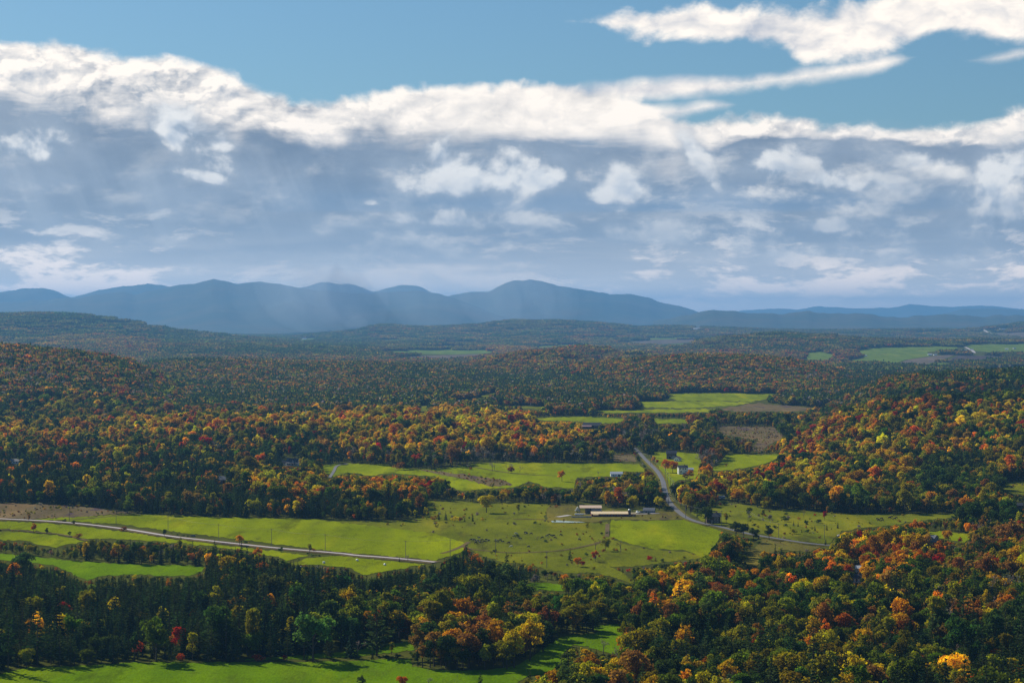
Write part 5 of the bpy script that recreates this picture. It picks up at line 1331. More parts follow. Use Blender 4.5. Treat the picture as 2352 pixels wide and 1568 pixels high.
# weeds and brambles along the margins where nothing taller fits
weed = ~alive & (rng.random(len(x)) < 0.7); wh_ = rng.uniform(0.7, 1.7, len(x)); weed &= ~blocked(x, y, z, wh_)
alive &= ~((hgt < 4) & (rng.random(len(x)) < 0.45))
hgt = np.where(weed, wh_, hgt); cls = np.where(weed, rng.choice([2, 4, 4, 9, 9, 3], len(x)), cls); alive |= weed
x, y, z, hgt, cls = x[alive], y[alive], z[alive], hgt[alive], cls[alive]
ex = jitter_grid(900, 3350, 8.0); ez = ground(ex[:, 0], ex[:, 1]); EX, EY = project(ex[:, 0], ex[:, 1], ez)
pr_ = np.select([lookup(WEEDY, EX, EY) == 1, lookup(WEEDY, EX, EY) == 2], [0.5, 0.13], 0.0) * (0.4 + 1.6 * (vfbm(ex[:, 0] / 30, ex[:, 1] / 50, 501, 2) > 0))
g_ = rng.random(len(ex)) < pr_; ex, ez = ex[g_], ez[g_]; n_ = len(ex)
x = np.concatenate([x, ex[:, 0]]); y = np.concatenate([y, ex[:, 1]]); z = np.concatenate([z, ez]); hgt = np.concatenate([hgt, rng.uniform(0.7, 2.6, n_)]); cls = np.concatenate([cls, rng.choice([2, 4, 9, 10, 9, 4], n_)])
shrubby = hgt < 3.6
cls = np.where(shrubby & (cls <= 1) & (rng.random(len(x)) < 0.5), 9, cls)
kind = np.array([CMESH.get(c_, 'decid') for c_ in cls], object); kind[shrubby] = 'shrub'
var = np.array([rng.integers(0, len(PROTO[k_])) for k_ in kind])
tcol = TCOL[cls] * np.exp(rng.normal(0, 0.24, (len(x), 1))) * np.exp(rng.normal(0, 0.07, (len(x), 3)))
rot = rng.uniform(0, 6.283, len(x)); wid = rng.uniform(0.72, 1.18, len(x))


def scatter_group():
    g = bpy.data.node_groups.new('scatter', 'GeometryNodeTree')
    g.interface.new_socket('Geometry', in_out='INPUT', socket_type='NodeSocketGeometry')
    g.interface.new_socket('Library', in_out='INPUT', socket_type='NodeSocketCollection')
    g.interface.new_socket('Geometry', in_out='OUTPUT', socket_type='NodeSocketGeometry')
    gi, go = g.nodes.new('NodeGroupInput'), g.nodes.new('NodeGroupOutput')
    ci = g.nodes.new('GeometryNodeCollectionInfo'); ci.inputs['Separate Children'].default_value = True; ci.inputs['Reset Children'].default_value = True
    g.links.new(gi.outputs['Library'], ci.inputs[0])
    ip = g.nodes.new('GeometryNodeInstanceOnPoints'); ip.inputs['Pick Instance'].default_value = True

    def na(name, typ):
        n = g.nodes.new('GeometryNodeInputNamedAttribute'); n.data_type = typ; n.inputs[0].default_value = name
        return n.outputs[0]
    g.links.new(gi.outputs['Geometry'], ip.inputs['Points']); g.links.new(ci.outputs[0], ip.inputs['Instance'])
    g.links.new(na('idx', 'INT'), ip.inputs['Instance Index']); g.links.new(na('scl', 'FLOAT_VECTOR'), ip.inputs['Scale'])
    cx = g.nodes.new('ShaderNodeCombineXYZ'); g.links.new(na('rot', 'FLOAT'), cx.inputs[2])
    er = g.nodes.new('FunctionNodeEulerToRotation'); g.links.new(cx.outputs[0], er.inputs[0]); g.links.new(er.outputs[0], ip.inputs['Rotation'])
    g.links.new(ip.outputs[0], go.inputs[0])
    return g


SCATTER = scatter_group()


def scatter(name, lib, pos, idx, rot_, scl, col, label, cat):
    me = bpy.data.meshes.new(name); me.vertices.add(len(pos)); me.vertices.foreach_set('co', np.asarray(pos, np.float32).ravel())
    set_attr(me, 'idx', 'INT', 'POINT', idx); set_attr(me, 'rot', 'FLOAT', 'POINT', rot_); set_attr(me, 'scl', 'FLOAT_VECTOR', 'POINT', scl)
    set_attr(me, 'tcol', 'FLOAT_COLOR', 'POINT', np.concatenate([col, np.ones((len(col), 1))], 1))
    o = link(name, me); md = o.modifiers.new('scatter', 'NODES'); md.node_group = SCATTER
    for it in SCATTER.interface.items_tree:
        if it.item_type == 'SOCKET' and it.in_out == 'INPUT' and it.name == 'Library': md[it.identifier] = lib
    tag(o, label, cat, kind='stuff')
    return o


# ---- the trees that show largest are things of their own
WHAT = {0: ('pine_tree', 'dark green pine', 'pine'), 1: ('spruce_tree', 'blackish green spruce', 'spruce'), 2: ('oak_tree', 'dark green tree', 'tree'), 3: ('oak_tree', 'leaf green tree', 'tree'),
        4: ('oak_tree', 'olive green tree', 'tree'), 5: ('birch_tree', 'bright yellow tree', 'tree'), 6: ('birch_tree', 'golden tree', 'tree'), 7: ('maple_tree', 'orange maple', 'maple'),
        8: ('maple_tree', 'deep red maple', 'maple'), 9: ('maple_tree', 'rust brown tree', 'tree'), 10: ('bare_tree', 'leafless grey tree', 'tree')}


def where_is(X, Y):
    def cell(y_back, y_front, x1, x2):
        return ('front' if Y > y_front else ('back' if Y < y_back else 'middle')) + ' ' + ('left' if X < x1 else ('right' if X > x2 else 'centre'))
    if Y > 1395 and 930 < X < 1290: return 'in the %s of the rounded grove' % cell(1430, 1470, 1040, 1160)
    if X < 1000 and Y > 1310: return 'in the %s %s of the pine wood' % ('front' if Y > 1455 else ('back' if Y < 1390 else 'middle'), ('far left', 'left', 'centre', 'right', 'far right')[min(int(X // 200), 4)])
    if X < 1000: return 'in the tree belt below the gravel road'
    if X < 1420 and Y > 1310: return 'in the wood behind the rounded grove'
    if Y > 1470: return 'in the %s of the corner wood' % cell(1500, 1535, 1700, 2030)
    if X > 1420 and Y > 1300: return 'in the %s of the lane wood' % cell(1360, 1420, 1700, 2030)
    return 'in the %s farm brush' % cell(1235, 1275, 1500, 1950)


def size_word(h): return 'tall' if h > 17 else ('small' if h < 9 else 'mid-sized')


def make_tree(loc, h, kd, v, col, rz, wd, name, label, cat, group):
    e = bpy.data.objects.new(name, None); e.empty_display_size = 1; COL.objects.link(e)
    e.location = loc; e.rotation_euler = (0, 0, rz); e.scale = (h * wd, h * wd, h)
    tag(e, label, cat, group)
    c_ = link('crown', CROWN[kd, v], e); c_['tcol'] = [float(q) for q in col]
    link('trunk', TRUNK[kd, v], e)
    return e


XB, YB = project(x, y, z + hgt * 0.7)
inframe = (XB > 0) & (XB < 2352) & (YB < 1568)
single = np.zeros(len(x), bool)
fam = np.array([WHAT[c_][0] for c_ in cls], object); fam[kind == 'shrub'] = 'shrub'

LIMIT = {'pine_tree': 285, 'oak_tree': 250, 'maple_tree': 200, 'birch_tree': 220, 'spruce_tree': 80, 'bare_tree': 60, 'shrub': 150}
for fm, lim in LIMIT.items():
    k_ = np.nonzero((fam == fm) & inframe)[0]; k_ = k_[np.argsort(-(hgt[k_] / y[k_]))][:lim]; single[k_] = True
PLACE = ['first', 'second', 'third', 'fourth', 'fifth', 'sixth', 'seventh', 'eighth', 'ninth', 'tenth', 'eleventh', 'twelfth', 'thirteenth', 'fourteenth', 'fifteenth', 'sixteenth', 'seventeenth', 'eighteenth', 'nineteenth', 'twentieth', 'twenty-first', 'twenty-second', 'twenty-third', 'twenty-fourth']
todo = {}
for i in np.nonzero(single)[0]:
    nm, txt, cat = WHAT[int(cls[i])]; wh = where_is(XB[i], YB[i])
    if kind[i] == 'shrub': nm, txt, cat = 'shrub', txt.rsplit(' ', 1)[0].replace(' autumn', '') + ' bush', 'shrub'; wh = wh.replace('in the', 'by the')
    todo.setdefault((size_word(hgt[i]), nm, txt, cat, wh), []).append(i)
for (sw, nm, txt, cat, wh), ids in todo.items():
    ids.sort(key=lambda i: XB[i])
    for q, i in enumerate(ids):
        od = '' if len(ids) == 1 else (', %s from left,' % PLACE[q] if len(ids) <= 24 else ''); od = od if len((sw + ' ' + txt + od + ' ' + wh).split()) <= 16 else ''
        make_tree((x[i], y[i], z[i] - 0.1), hgt[i], kind[i], int(var[i]), tcol[i], rot[i], wid[i], nm, '%s %s%s %s' % (sw, txt, od, wh), cat, 'trees ' + wh)
TEXT = {'pine': ('pine_forest', 'dark pines standing all through the valley woods', 'forest'), 'spruce': ('spruce_forest', 'narrow dark spruces among the valley woods', 'forest'),
        'decid': ('broadleaf_forest', 'green, yellow, orange and red broadleaf trees covering the valley', 'forest'), 'bare': ('bare_wood', 'leafless grey trees standing among the valley woods', 'wood'),
        'shrub': ('shrubbery', 'low bushes along field edges and hedgerows', 'shrubs')}
for kd, (nm, lb, ct) in TEXT.items():
    s = (kind == kd) & ~single
    if not s.any(): continue
    scatter(nm, LIB[kd], np.stack([x[s], y[s], z[s] - 0.1], -1), var[s], rot[s], np.stack([hgt[s] * wid[s], hgt[s] * wid[s], hgt[s]], -1), tcol[s], lb, ct)
print('trees', len(x), 'single', single.sum())

# ---- woods too far off to tell the trees apart
PC = {'green': W(pine=12, dkgreen=32, green=13, olive=18, rust=16, bare=9, orange=0.6), 'autumn': W(pine=10, dkgreen=22, green=9, olive=17, gold=3, orange=5, red=1.5, rust=24, bare=8),
      'rusty': W(pine=5, dkgreen=12, green=10, olive=16, orange=12, red=5, rust=38, gold=2), 'conifer': W(pine=50, dkgreen=30, green=10, olive=6, rust=4)}


def patch(seed, style, size, nt, h0, nq, qs, blend=0.0):
    r_ = np.random.default_rng(seed); Qs, Ls, Cs = [], [], []
    pr = PC[style] / PC[style].sum(); g = int(math.ceil(math.sqrt(nt)))
    for i in range(g * g):
        px_ = ((i % g) + 0.5 + r_.uniform(-.42, .42)) / g - 0.5; py_ = ((i // g) + 0.5 + r_.uniform(-.42, .42)) / g - 0.5
        k_ = r_.choice(len(CLS), p=pr); h = h0 * r_.uniform(0.75, 1.2); w = h * (0.20 if k_ <= 1 else r_.uniform(0.30, 0.42))
        d = unit(r_.normal(size=(nq, 3))); d[:, 2] = np.abs(d[:, 2]) * 1.2 - 0.35; rr = r_.uniform(0.75, 1.05, nq)[:, None]
        if k_ <= 1:
            f = r_.uniform(0.1, 1, nq); a_ = r_.uniform(0, 6.28, nq); p_ = np.stack([np.cos(a_) * w * (1 - f) * 1.3, np.sin(a_) * w * (1 - f) * 1.3, f * h * 1.15], -1)
        else: p_ = d * rr * np.array([w, w, h * 0.44]) + np.array([0, 0, h * 0.56])
        Qs.append(leaf_quads(p_ + [px_ * size, py_ * size, 0], unit(d + 0.5 * r_.normal(size=(nq, 3))), r_.uniform(0.7, 1.3, nq) * qs, r_))
        Ls.append(r_.uniform(0, 1, nq)); Cs.append(np.tile((TCOL[k_] * (1 - blend) + (pr @ TCOL) * blend) * math.exp(r_.normal(0, 0.18)), (nq, 1)))
    return quads_mesh('wood_patch', np.concatenate(Qs), np.concatenate(Ls), PATCH, np.concatenate(Cs))


STY = list(PC)
for tier, (size, nt, h0, nq, qs, nvar) in {'near': (27, 20, 13.0, 80, 1.1, 3), 'far': (58, 49, 14, 30, 2.3, 2), 'hazy': (120, 169, 13, 12, 4.0, 2)}.items():
    lib = bpy.data.collections.new('library_' + tier); LIB[tier] = lib
    for si, st in enumerate(STY):
        for v in range(nvar):
            lib.objects.link(bpy.data.objects.new('p_%d_%d' % (si, v), patch(200 + si * 10 + v, st, size, nt, h0, nq, qs, {'near': 0.0, 'far': 0.35, 'hazy': 0.6}[tier])))
FZ = [(None, (5, 3, 1, 2.5)), ([(-300, 700), (860, 700), (860, 812), (-300, 812)], (4, 1, 0.5, 6)), ([(-300, 775), (340, 775), (480, 900), (200, 965), (-300, 990)], (2, 5, 5, 0.5)), ([(330, 815), (1100, 820), (1000, 900), (330, 900)], (4, 5, 2, 1)),
      ([(1050, 795), (1400, 795), (1450, 840), (1100, 860)], (1, 3, 7, 0.2)), ([(1250, 805), (1990, 805), (1900, 900), (1400, 890)], (1, 3, 8, 0.4)),
      ([(1900, 840), (2700, 820), (2700, 905), (1950, 905)], (4, 1, 1.5, 4)), ([(560, 825), (1060, 820), (1060, 838), (560, 838)], (1, 2, 5, 1))]
FMAP = np.zeros((MH, MW), np.int8)
for i, (pts, w_) in enumerate(FZ):
    if pts is not None: FMAP[poly_mask(pts)] = i
FW = np.array([np.array(w_) / sum(w_) for _, w_ in FZ])
for tier, d0, d1, sp, half, hh, nvar, nm, lb in (('near', 3350, 5700, 23.0, 11, 16, 3, 'wood', 'mixed autumn woods on the hills beyond the farms'),
                                                 ('far', 5700, 9400, 50.0, 25, 15, 2, 'far_wood', 'distant woods on the hills under blue haze'),
                                                 ('hazy', 9400, 21500, 104.0, 50, 14, 2, 'hazy_wood', 'hazy far-off woods below the mountains')):
    p = jitter_grid(d0, d1, sp); x, y = p[:, 0], p[:, 1]; z = ground(x, y)
    ok = ~blocked(x, y, z, np.full(len(x), hh * (0.35 if tier == 'hazy' else 0.5)), half * 0.8)
    x, y, z = x[ok], y[ok], z[ok]
    X, Y = project(x, y, z + 10); fw = FW[lookup(FMAP, X, Y)].copy()
    for k_ in range(4): fw[:, k_] *= np.exp(3.0 * vfbm(x / 220 + 13 * k_, y / 300 + 7 * k_, 300 + k_, 2))
    cum = np.cumsum(fw, 1); cum /= cum[:, -1:]; st = (rng.random(len(x))[:, None] > cum).sum(1).clip(0, 3)
    idx = st * nvar + rng.integers(0, nvar, len(x))
    tint = np.exp(rng.normal(0, 0.10, (len(x), 1))) * np.exp(rng.normal(0, 0.05, (len(x), 3)))
    rt = rng.integers(0, 4, len(x)) * math.pi / 2 + rng.uniform(-0.2, 0.2, len(x)); sc = rng.uniform(0.92, 1.12, len(x))
    scatter(nm, LIB[tier], np.stack([x, y, z - 0.6], -1), idx, rt, np.stack([sc, sc, sc * rng.uniform(0.85, 1.2, len(x))], -1), tint, lb, 'wood')
    print(tier, len(x))

# ================================================================== trees and bushes standing alone
LONE = [  # view, x, y of the foot, height in that view, kind, class, label
    ('z4', 200, 192, 52, 'decid', 9, 'round russet tree beside the gravel road at far left'), ('z4', 232, 272, 72, 'decid', 7, 'orange tree standing alone in the left roadside field'),
    ('z4', 322, 282, 50, 'decid', 2, 'lopsided dark tree right of the orange field tree'), ('z4', 65, 260, 38, 'bare', 4, 'thin yellowish bush on the field line at far left'),
    ('z4', 445, 197, 24, 'shrub', 2, 'low dark bush on the far side of the gravel road'), ('z4', 508, 218, 38, 'decid', 2, 'dark rounded bush on the near verge of the gravel road'),
    ('z4', 480, 298, 42, 'decid', 2, 'left of two dark bushes on the field line'), ('z4', 538, 308, 38, 'shrub', 9, 'right and wider of two dark bushes on the field line'),
    ('z4', 853, 260, 38, 'shrub', 9, 'dark bush straddling the road edge below the second pole'), ('z4', 1133, 302, 62, 'decid', 2, 'big dark bush beside the gravel road'),
    ('z4', 1652, 358, 80, 'decid', 7, 'slim orange tree above the gravel road'), ('z4', 1692, 345, 22, 'shrub', 2, 'small bush right of the slim orange tree'),
    ('z4', 2135, 418, 80, 'decid', 4, 'olive brown tree by the gravel road'), ('z4', 1936, 404, 38, 'shrub', 2, 'dark bush on the near edge of the gravel road'), ('z4', 2165, 398, 24, 'shrub', 9, 'small bush beside the olive brown roadside tree'),
    ('z5', 400, 470, 40, 'spruce', 1, 'little dark conifer below the gravel road end'), ('z5', 460, 470, 66, 'bare', 10, 'thin leafless tree at the gravel road end'),
    ('z4', 1225, 290, 14, 'shrub', 2, 'first of three low roadside bushes before the dark car'), ('z4', 1262, 296, 14, 'shrub', 2, 'second of three low roadside bushes before the dark car'), ('z4', 1296, 300, 16, 'shrub', 2, 'third of three low roadside bushes before the dark car'),
    ('z4', 1480, 415, 100, 'pine', 0, 'tall ragged pine below the middle of the gravel road'), ('z4', 1775, 470, 105, 'decid', 7, 'tall pale orange tree below the gravel road'), ('z4', 1625, 445, 80, 'spruce', 1, 'dark pointed conifer left of the pale orange tree'),
    ('z2', 1520, 1203, 84, 'decid', 7, 'round orange maple alone in the upper green field'), ('z2', 1000, 1418, 145, 'decid', 5, 'large yellow-green tree standing in the pasture'), ('z2', 1218, 1418, 65, 'decid', 4, 'round olive bush tree in the pasture'),
    ('z2', 565, 1310, 110, 'decid', 8, 'crimson maple at the end of the wood above the pasture'), ('z2', 620, 1310, 125, 'decid', 8, 'dark red maple right of the crimson one'), ('z2', 670, 1275, 115, 'decid', 5, 'pale yellow thin tree beside the dark red maple'), ('z2', 720, 1285, 105, 'decid', 2, 'slim dark green tree right of the pale yellow one'),
    ('z2', 430, 1120, 75, 'decid', 2, 'dark round clump tree at the upper field edge'), ('z2', 470, 1122, 60, 'shrub', 2, 'dark bush right of the clump tree at the upper field edge'), ('z2', 400, 1122, 58, 'shrub', 9, 'brownish bush left of the clump tree at the upper field edge'),
    ('z2', 1040, 1132, 62, 'bare', 10, 'left of two bare poplars in the upper field'), ('z2', 1056, 1130, 60, 'bare', 10, 'right of two bare poplars in the upper field'), ('z2', 1150, 1140, 66, 'bare', 10, 'bare tree cluster on the brown strip of the upper field'), ('z2', 1170, 1145, 50, 'shrub', 9, 'brown bush below the bare field trees'),
    ('z2', 870, 1118, 46, 'bare', 10, 'bare tree at the left end of the upper field'), ('z2', 890, 1124, 22, 'shrub', 9, 'low brown bush under the bare tree at the upper field'), ('z2', 1230, 1146, 50, 'bare', 10, 'thin bare tree right of the brown strip'),
    ('z2', 672, 1468, 62, 'spruce', 1, 'left pointed spruce by the pasture pond'), ('z2', 720, 1470, 66, 'spruce', 1, 'middle pointed spruce by the pasture pond'), ('z2', 905, 1478, 60, 'spruce', 1, 'rightmost spruce by the pasture pond'), ('z2', 850, 1482, 36, 'spruce', 1, 'small spruce left of the rightmost pond spruce'),
    ('z2', 780, 1480, 40, 'shrub', 5, 'yellow bush between the pond spruces'), ('z2', 970, 1475, 26, 'shrub', 5, 'small yellow bush alone right of the pond spruces'), ('z2', 640, 1475, 40, 'shrub', 9, 'brown bush left of the pond spruces'), ('z2', 820, 1480, 36, 'shrub', 9, 'russet bush among the pond spruces'),
    ('house', 370, 610, 150, 'decid', 7, 'orange-red maple beside the road at the lawn top'), ('house', 440, 640, 110, 'decid', 8, 'smaller red maple right of the roadside orange one'), ('house', 600, 790, 300, 'decid', 7, 'large dark-shaded orange maple left of the white house'), ('house', 745, 800, 275, 'decid', 7, 'orange maple nearest the white house'),
    ('house', 1080, 930, 210, 'decid', 7, 'orange-red maple in front of the white house'), ('house', 1000, 960, 170, 'decid', 9, 'russet tree left of the maple before the white house'), ('house', 1320, 720, 300, 'bare', 10, 'leftmost bare tree of the grey thicket by the pool'), ('house', 1400, 690, 330, 'bare', 10, 'tallest bare tree of the grey thicket by the pool'), ('house', 1520, 610, 300, 'bare', 10, 'bare tree at the right of the grey thicket'), ('house', 1460, 640, 320, 'bare', 10, 'middle bare tree of the grey thicket by the pool'),
    ('house', 1330, 715, 70, 'shrub', 9, 'dark bush at the foot of the grey thicket'), ('house', 1590, 650, 45, 'shrub', 2, 'small dark bush on the grass right of the thicket'), ('house', 1790, 668, 45, 'shrub', 9, 'brown bush on the field line right of the thicket'), ('house', 1490, 770, 110, 'bare', 10, 'small bare tree right of the pool'),
    ('road', 835, 665, 190, 'decid', 6, 'golden orange tree before the long white shed'), ('road', 1050, 640, 140, 'decid', 8, 'red tree left of the small grey house'), ('road', 640, 650, 180, 'spruce', 1, 'dark spruce in front of the long white shed'), ('road', 600, 650, 190, 'spruce', 1, 'second dark spruce in front of the long white shed'), ('road', 250, 490, 125, 'bare', 10, 'little bare tree in the field left of the white shed'), ('road', 270, 800, 300, 'decid', 5, 'wide yellow-green tree below the white shed'),
    ('road', 1480, 860, 290, 'decid', 6, 'big golden orange maple at the road bend'), ('road', 1590, 960, 220, 'decid', 7, 'orange maple below the golden one at the road bend'), ('road', 1690, 1080, 210, 'decid', 8, 'bright red tree where the road passes the farm'), ('road', 1660, 1190, 200, 'decid', 2, 'dark green tree beneath the bright red one'), ('road', 1420, 700, 240, 'decid', 9, 'russet brush tree on the left road bank'),
    ('past', 2088, 512, 145, 'decid', 8, 'bright crimson little tree in the right pasture'), ('past', 1282, 530, 110, 'decid', 10, 'round grey bush in the right pasture'), ('past', 1780, 470, 160, 'bare', 4, 'spreading thin tree at the pasture top'), ('past', 975, 490, 210, 'decid', 3, 'green tree in the pasture behind the house'), ('past', 1180, 480, 150, 'decid', 4, 'olive thin tree in the middle of the pasture'),
    ('past', 1505, 530, 85, 'shrub', 2, 'wide dark juniper bush in the right pasture'), ('past', 1630, 595, 90, 'spruce', 2, 'thin dark cedar left of its twin in the pasture'), ('past', 1697, 605, 90, 'spruce', 2, 'thin dark cedar right of its twin in the pasture'), ('past', 1810, 615, 120, 'decid', 2, 'dark bushy tree in the pasture centre'), ('past', 2000, 552, 65, 'shrub', 2, 'rounded dark bush left of the crimson tree'),
    ('past', 1945, 668, 90, 'spruce', 2, 'narrow cedar below the pasture centre'), ('past', 1900, 650, 60, 'spruce', 2, 'small cedar left of the narrow one'), ('past', 2118, 660, 110, 'spruce', 4, 'narrow olive cedar below the crimson tree'), ('past', 2280, 630, 110, 'spruce', 2, 'narrow dark cedar at the right of the pasture'), ('past', 1645, 712, 85, 'shrub', 4, 'pair of sparse bushes near the pasture foot'), ('past', 1750, 695, 65, 'spruce', 3, 'tiny slim cedar near the pasture foot'), ('past', 1830, 690, 55, 'shrub', 2, 'tiny dark bush near the pasture foot'),
    ('past', 1520, 435, 45, 'shrub', 2, 'low dark bush near the pasture top'), ('past', 1940, 445, 38, 'shrub', 8, 'low dark red bush near the pasture top'), ('past', 1270, 800, 230, 'decid', 2, 'ivy-dark tree standing alone at the roadside'), ('past', 2105, 880, 110, 'spruce', 1, 'small dark spruce where the road meets the orange trees'), ('past', 1500, 725, 45, 'shrub', 9, 'brownish bush by the roadside pasture'), ('past', 2185, 650, 42, 'spruce', 2, 'tiniest cedar right of the olive one'), ('past', 1365, 635, 55, 'shrub', 2, 'dark bush right of the lone roadside tree'), ('past', 1520, 598, 46, 'shrub', 2, 'small bush below the wide juniper'),
    ('past', 1370, 1250, 400, 'spruce', 1, 'tallest black-green spruce of the row above the yellow tree'), ('past', 1240, 1250, 250, 'spruce', 1, 'short spruce at the left of the dark row'), ('past', 1560, 1250, 300, 'spruce', 1, 'second dark spruce of the row'), ('past', 1720, 1230, 290, 'spruce', 1, 'third slender spruce of the row'), ('past', 1870, 1230, 270, 'spruce', 1, 'fourth dark spruce of the row'), ('past', 1960, 1220, 220, 'spruce', 1, 'last dark spruce at the right of the row'), ('past', 1450, 1245, 330, 'spruce', 1, 'broad dark spruce beside the tallest one'),
    ('past', 1200, 1130, 190, 'decid', 6, 'golden tree left of the dark spruce row'), ('past', 1400, 1530, 250, 'decid', 5, 'broad bright yellow tree below the dark spruce row'), ('past', 905, 1520, 260, 'decid', 3, 'deep green rounded tree left of the broad yellow one'),
    ('past', 780, 780, 270, 'decid', 2, 'huge dark tree clump head beside the road curve'), ('past', 900, 770, 230, 'decid', 2, 'dark tree on the right of the roadside clump'), ('past', 640, 1030, 320, 'decid', 4, 'olive brown tree at the lower left of the roadside clump'), ('past', 760, 1045, 260, 'decid', 9, 'grey-brown tree in the roadside clump'), ('past', 900, 975, 200, 'decid', 7, 'pale orange bush tree at the foot of the roadside clump'), ('past', 1040, 840, 240, 'decid', 2, 'thin dark tree at the right edge of the roadside clump'),
    ('past', 330, 570, 300, 'decid', 2, 'tall green tree before the dark brown house'), ('past', 210, 470, 260, 'decid', 3, 'green tree left of the dark brown house'), ('past', 430, 400, 260, 'decid', 3, 'green tree rising behind the dark brown house roof'), ('past', 640, 575, 200, 'decid', 4, 'yellow-green bush tree right of the dark brown house'), ('past', 620, 290, 75, 'shrub', 2, 'round bush below the camper trailer'),
    ('herd', 570, 790, 180, 'decid', 2, 'domed dark green tree at the pasture foot'), ('herd', 740, 1000, 330, 'decid', 7, 'tall leaning orange tree in the wood below the pasture'), ('herd', 255, 950, 150, 'decid', 8, 'deep red round tree in the pines below the pasture'), ('herd', 1170, 920, 260, 'pine', 0, 'broad dark pine at the pasture foot'), ('herd', 2110, 790, 190, 'spruce', 2, 'dark rounded conifer below the cattle'), ('herd', 2225, 880, 165, 'decid', 7, 'fan-shaped orange tree right of the dark conifer'), ('herd', 2300, 880, 100, 'decid', 8, 'small crimson tree right of the fan-shaped orange one'),
    ('herd', 385, 1360, 250, 'decid', 7, 'flame orange-red tree deep in the pine wood'), ('herd', 1520, 1010, 160, 'decid', 6, 'golden tree by the hollow below the pasture'), ('herd', 1980, 1200, 190, 'decid', 9, 'pinkish brown tree at the small clearing'), ('herd', 1590, 1170, 190, 'decid', 10, 'grey leafless tree in the small clearing'),
    ('z5', 1350, 330, 40, 'bare', 10, 'bare shrub in the lower pasture'), ('z5', 1750, 470, 85, 'decid', 8, 'red tree in the hollow beside the bright field'), ('z5', 1820, 395, 100, 'decid', 4, 'olive tree clump at the corner of the bright field'), ('z5', 1750, 385, 80, 'bare', 4, 'thin tree left of the olive clump'), ('z5', 1925, 405, 100, 'bare', 4, 'arching thin tree right of the olive clump'), ('z5', 2120, 462, 36, 'shrub', 8, 'red bush below the bright field'), ('z5', 2215, 472, 26, 'shrub', 2, 'dark bush right of the red one below the bright field'), ('z5', 2165, 468, 40, 'spruce', 9, 'thin russet shrub between the red and dark bushes'),
    ('z5', 345, 1105, 95, 'decid', 4, 'pale thin tree in the hedge above the bottom field'), ('z5', 215, 1140, 70, 'spruce', 1, 'dark little spruce in the hedge above the bottom field'), ('z5', 110, 1120, 110, 'bare', 10, 'grey bare tree at the hedge end'), ('z4', 1637, 1150, 120, 'bare', 10, 'pale bare tree before the pine wood'), ('z4', 1775, 1115, 90, 'decid', 5, 'thin yellow tree before the pine wood'), ('z4', 1785, 1158, 55, 'shrub', 8, 'crimson bush below the thin yellow tree'), ('z4', 1245, 1158, 66, 'shrub', 8, 'large crimson bush at the bottom field edge'), ('z4', 1960, 1150, 45, 'shrub', 8, 'dull red bush at the right end of the hedge'), ('z4', 2115, 1155, 75, 'spruce', 1, 'young dark spruce at the bottom field edge'), ('z4', 1190, 1090, 130, 'decid', 7, 'dim orange tree in the dark pine edge'), ('z4', 245, 900, 125, 'decid', 5, 'bright yellow slender tree in the dark pines at left'), ('z4', 1500, 715, 90, 'decid', 5, 'bright yellow round tree amid the pines'), ('z4', 2065, 1010, 110, 'decid', 7, 'pale orange tree in the pine wood'),
    ('z5', 1620, 960, 160, 'decid', 6, 'tall golden orange tree at the field corner behind the grove'), ('z5', 1715, 945, 130, 'decid', 10, 'grey thin tree at the field corner'), ('z5', 1525, 960, 115, 'decid', 4, 'olive tree left of the golden one at the field corner'), ('z5', 1805, 1110, 110, 'bare', 10, 'bare sapling at the edge of the bottom right wood'),
    ('z5', 1190, 1200, 320, 'decid', 5, 'tall yellow tree in the middle of the rounded grove'), ('z5', 1060, 1160, 340, 'decid', 6, 'broad golden green tree atop the rounded grove'), ('z5', 960, 1180, 330, 'pine', 1, 'black-green pine in the rounded grove'), ('z5', 640, 1190, 260, 'decid', 9, 'rust brown tree at the left end of the rounded grove'), ('z5', 560, 1200, 200, 'decid', 9, 'russet domed tree at the outer left tip of the grove'), ('z5', 780, 1170, 260, 'decid', 7, 'orange-brown tree on the left of the grove'), ('z5', 1300, 1150, 340, 'decid', 6, 'golden brown tree at the right of the grove'), ('z5', 1390, 1090, 280, 'pine', 1, 'dark pine at the right end of the grove'), ('z5', 720, 1200, 250, 'decid', 2, 'dark green tree within the left of the grove'), ('z5', 880, 1200, 260, 'decid', 9, 'brown tree in the centre of the grove'), ('z5', 1140, 1210, 220, 'decid', 4, 'pale olive tree at the front of the grove'),
    ('z5', 955, 1330, 110, 'pine', 0, 'dark pine tip at the bottom edge of the view'), ('z5', 1300, 1310, 100, 'pine', 0, 'dark pine at the bottom edge right of the field'), ('z5', 140, 1350, 105, 'decid', 2, 'dark crown at the bottom edge, leftmost of three'), ('z5', 420, 1350, 110, 'decid', 7, 'orange crown at the bottom edge'), ('z5', 600, 1340, 80, 'bare', 10, 'bare twiggy crown at the bottom edge'),
    ('lane', 1050, 850, 700, 'decid', 7, 'huge orange maple over the white lane bungalow'), ('lane', 1280, 830, 300, 'decid', 5, 'slim yellow tree beside the lane'), ('lane', 500, 800, 240, 'decid', 3, 'green tree half hiding the lane bungalow'),
    ('z6', 1610, 320, 150, 'decid', 7, 'big round orange maple above the lane wood'), ('z6', 1830, 340, 105, 'decid', 6, 'golden maple at the small right lawn'), ('z6', 1910, 350, 55, 'decid', 8, 'dark red round bush tree at the small right lawn'), ('z3', 1705, 1400, 140, 'decid', 7, 'large pale orange tree at the foot of the right hill'), ('z3', 1575, 1395, 100, 'decid', 7, 'reddish orange tree left of the large pale one'), ('z3', 925, 1345, 85, 'decid', 7, 'orange tree on the lower edge of the right wood'), ('z3', 2170, 870, 68, 'decid', 5, 'bright yellow forked tree on the right hill'),
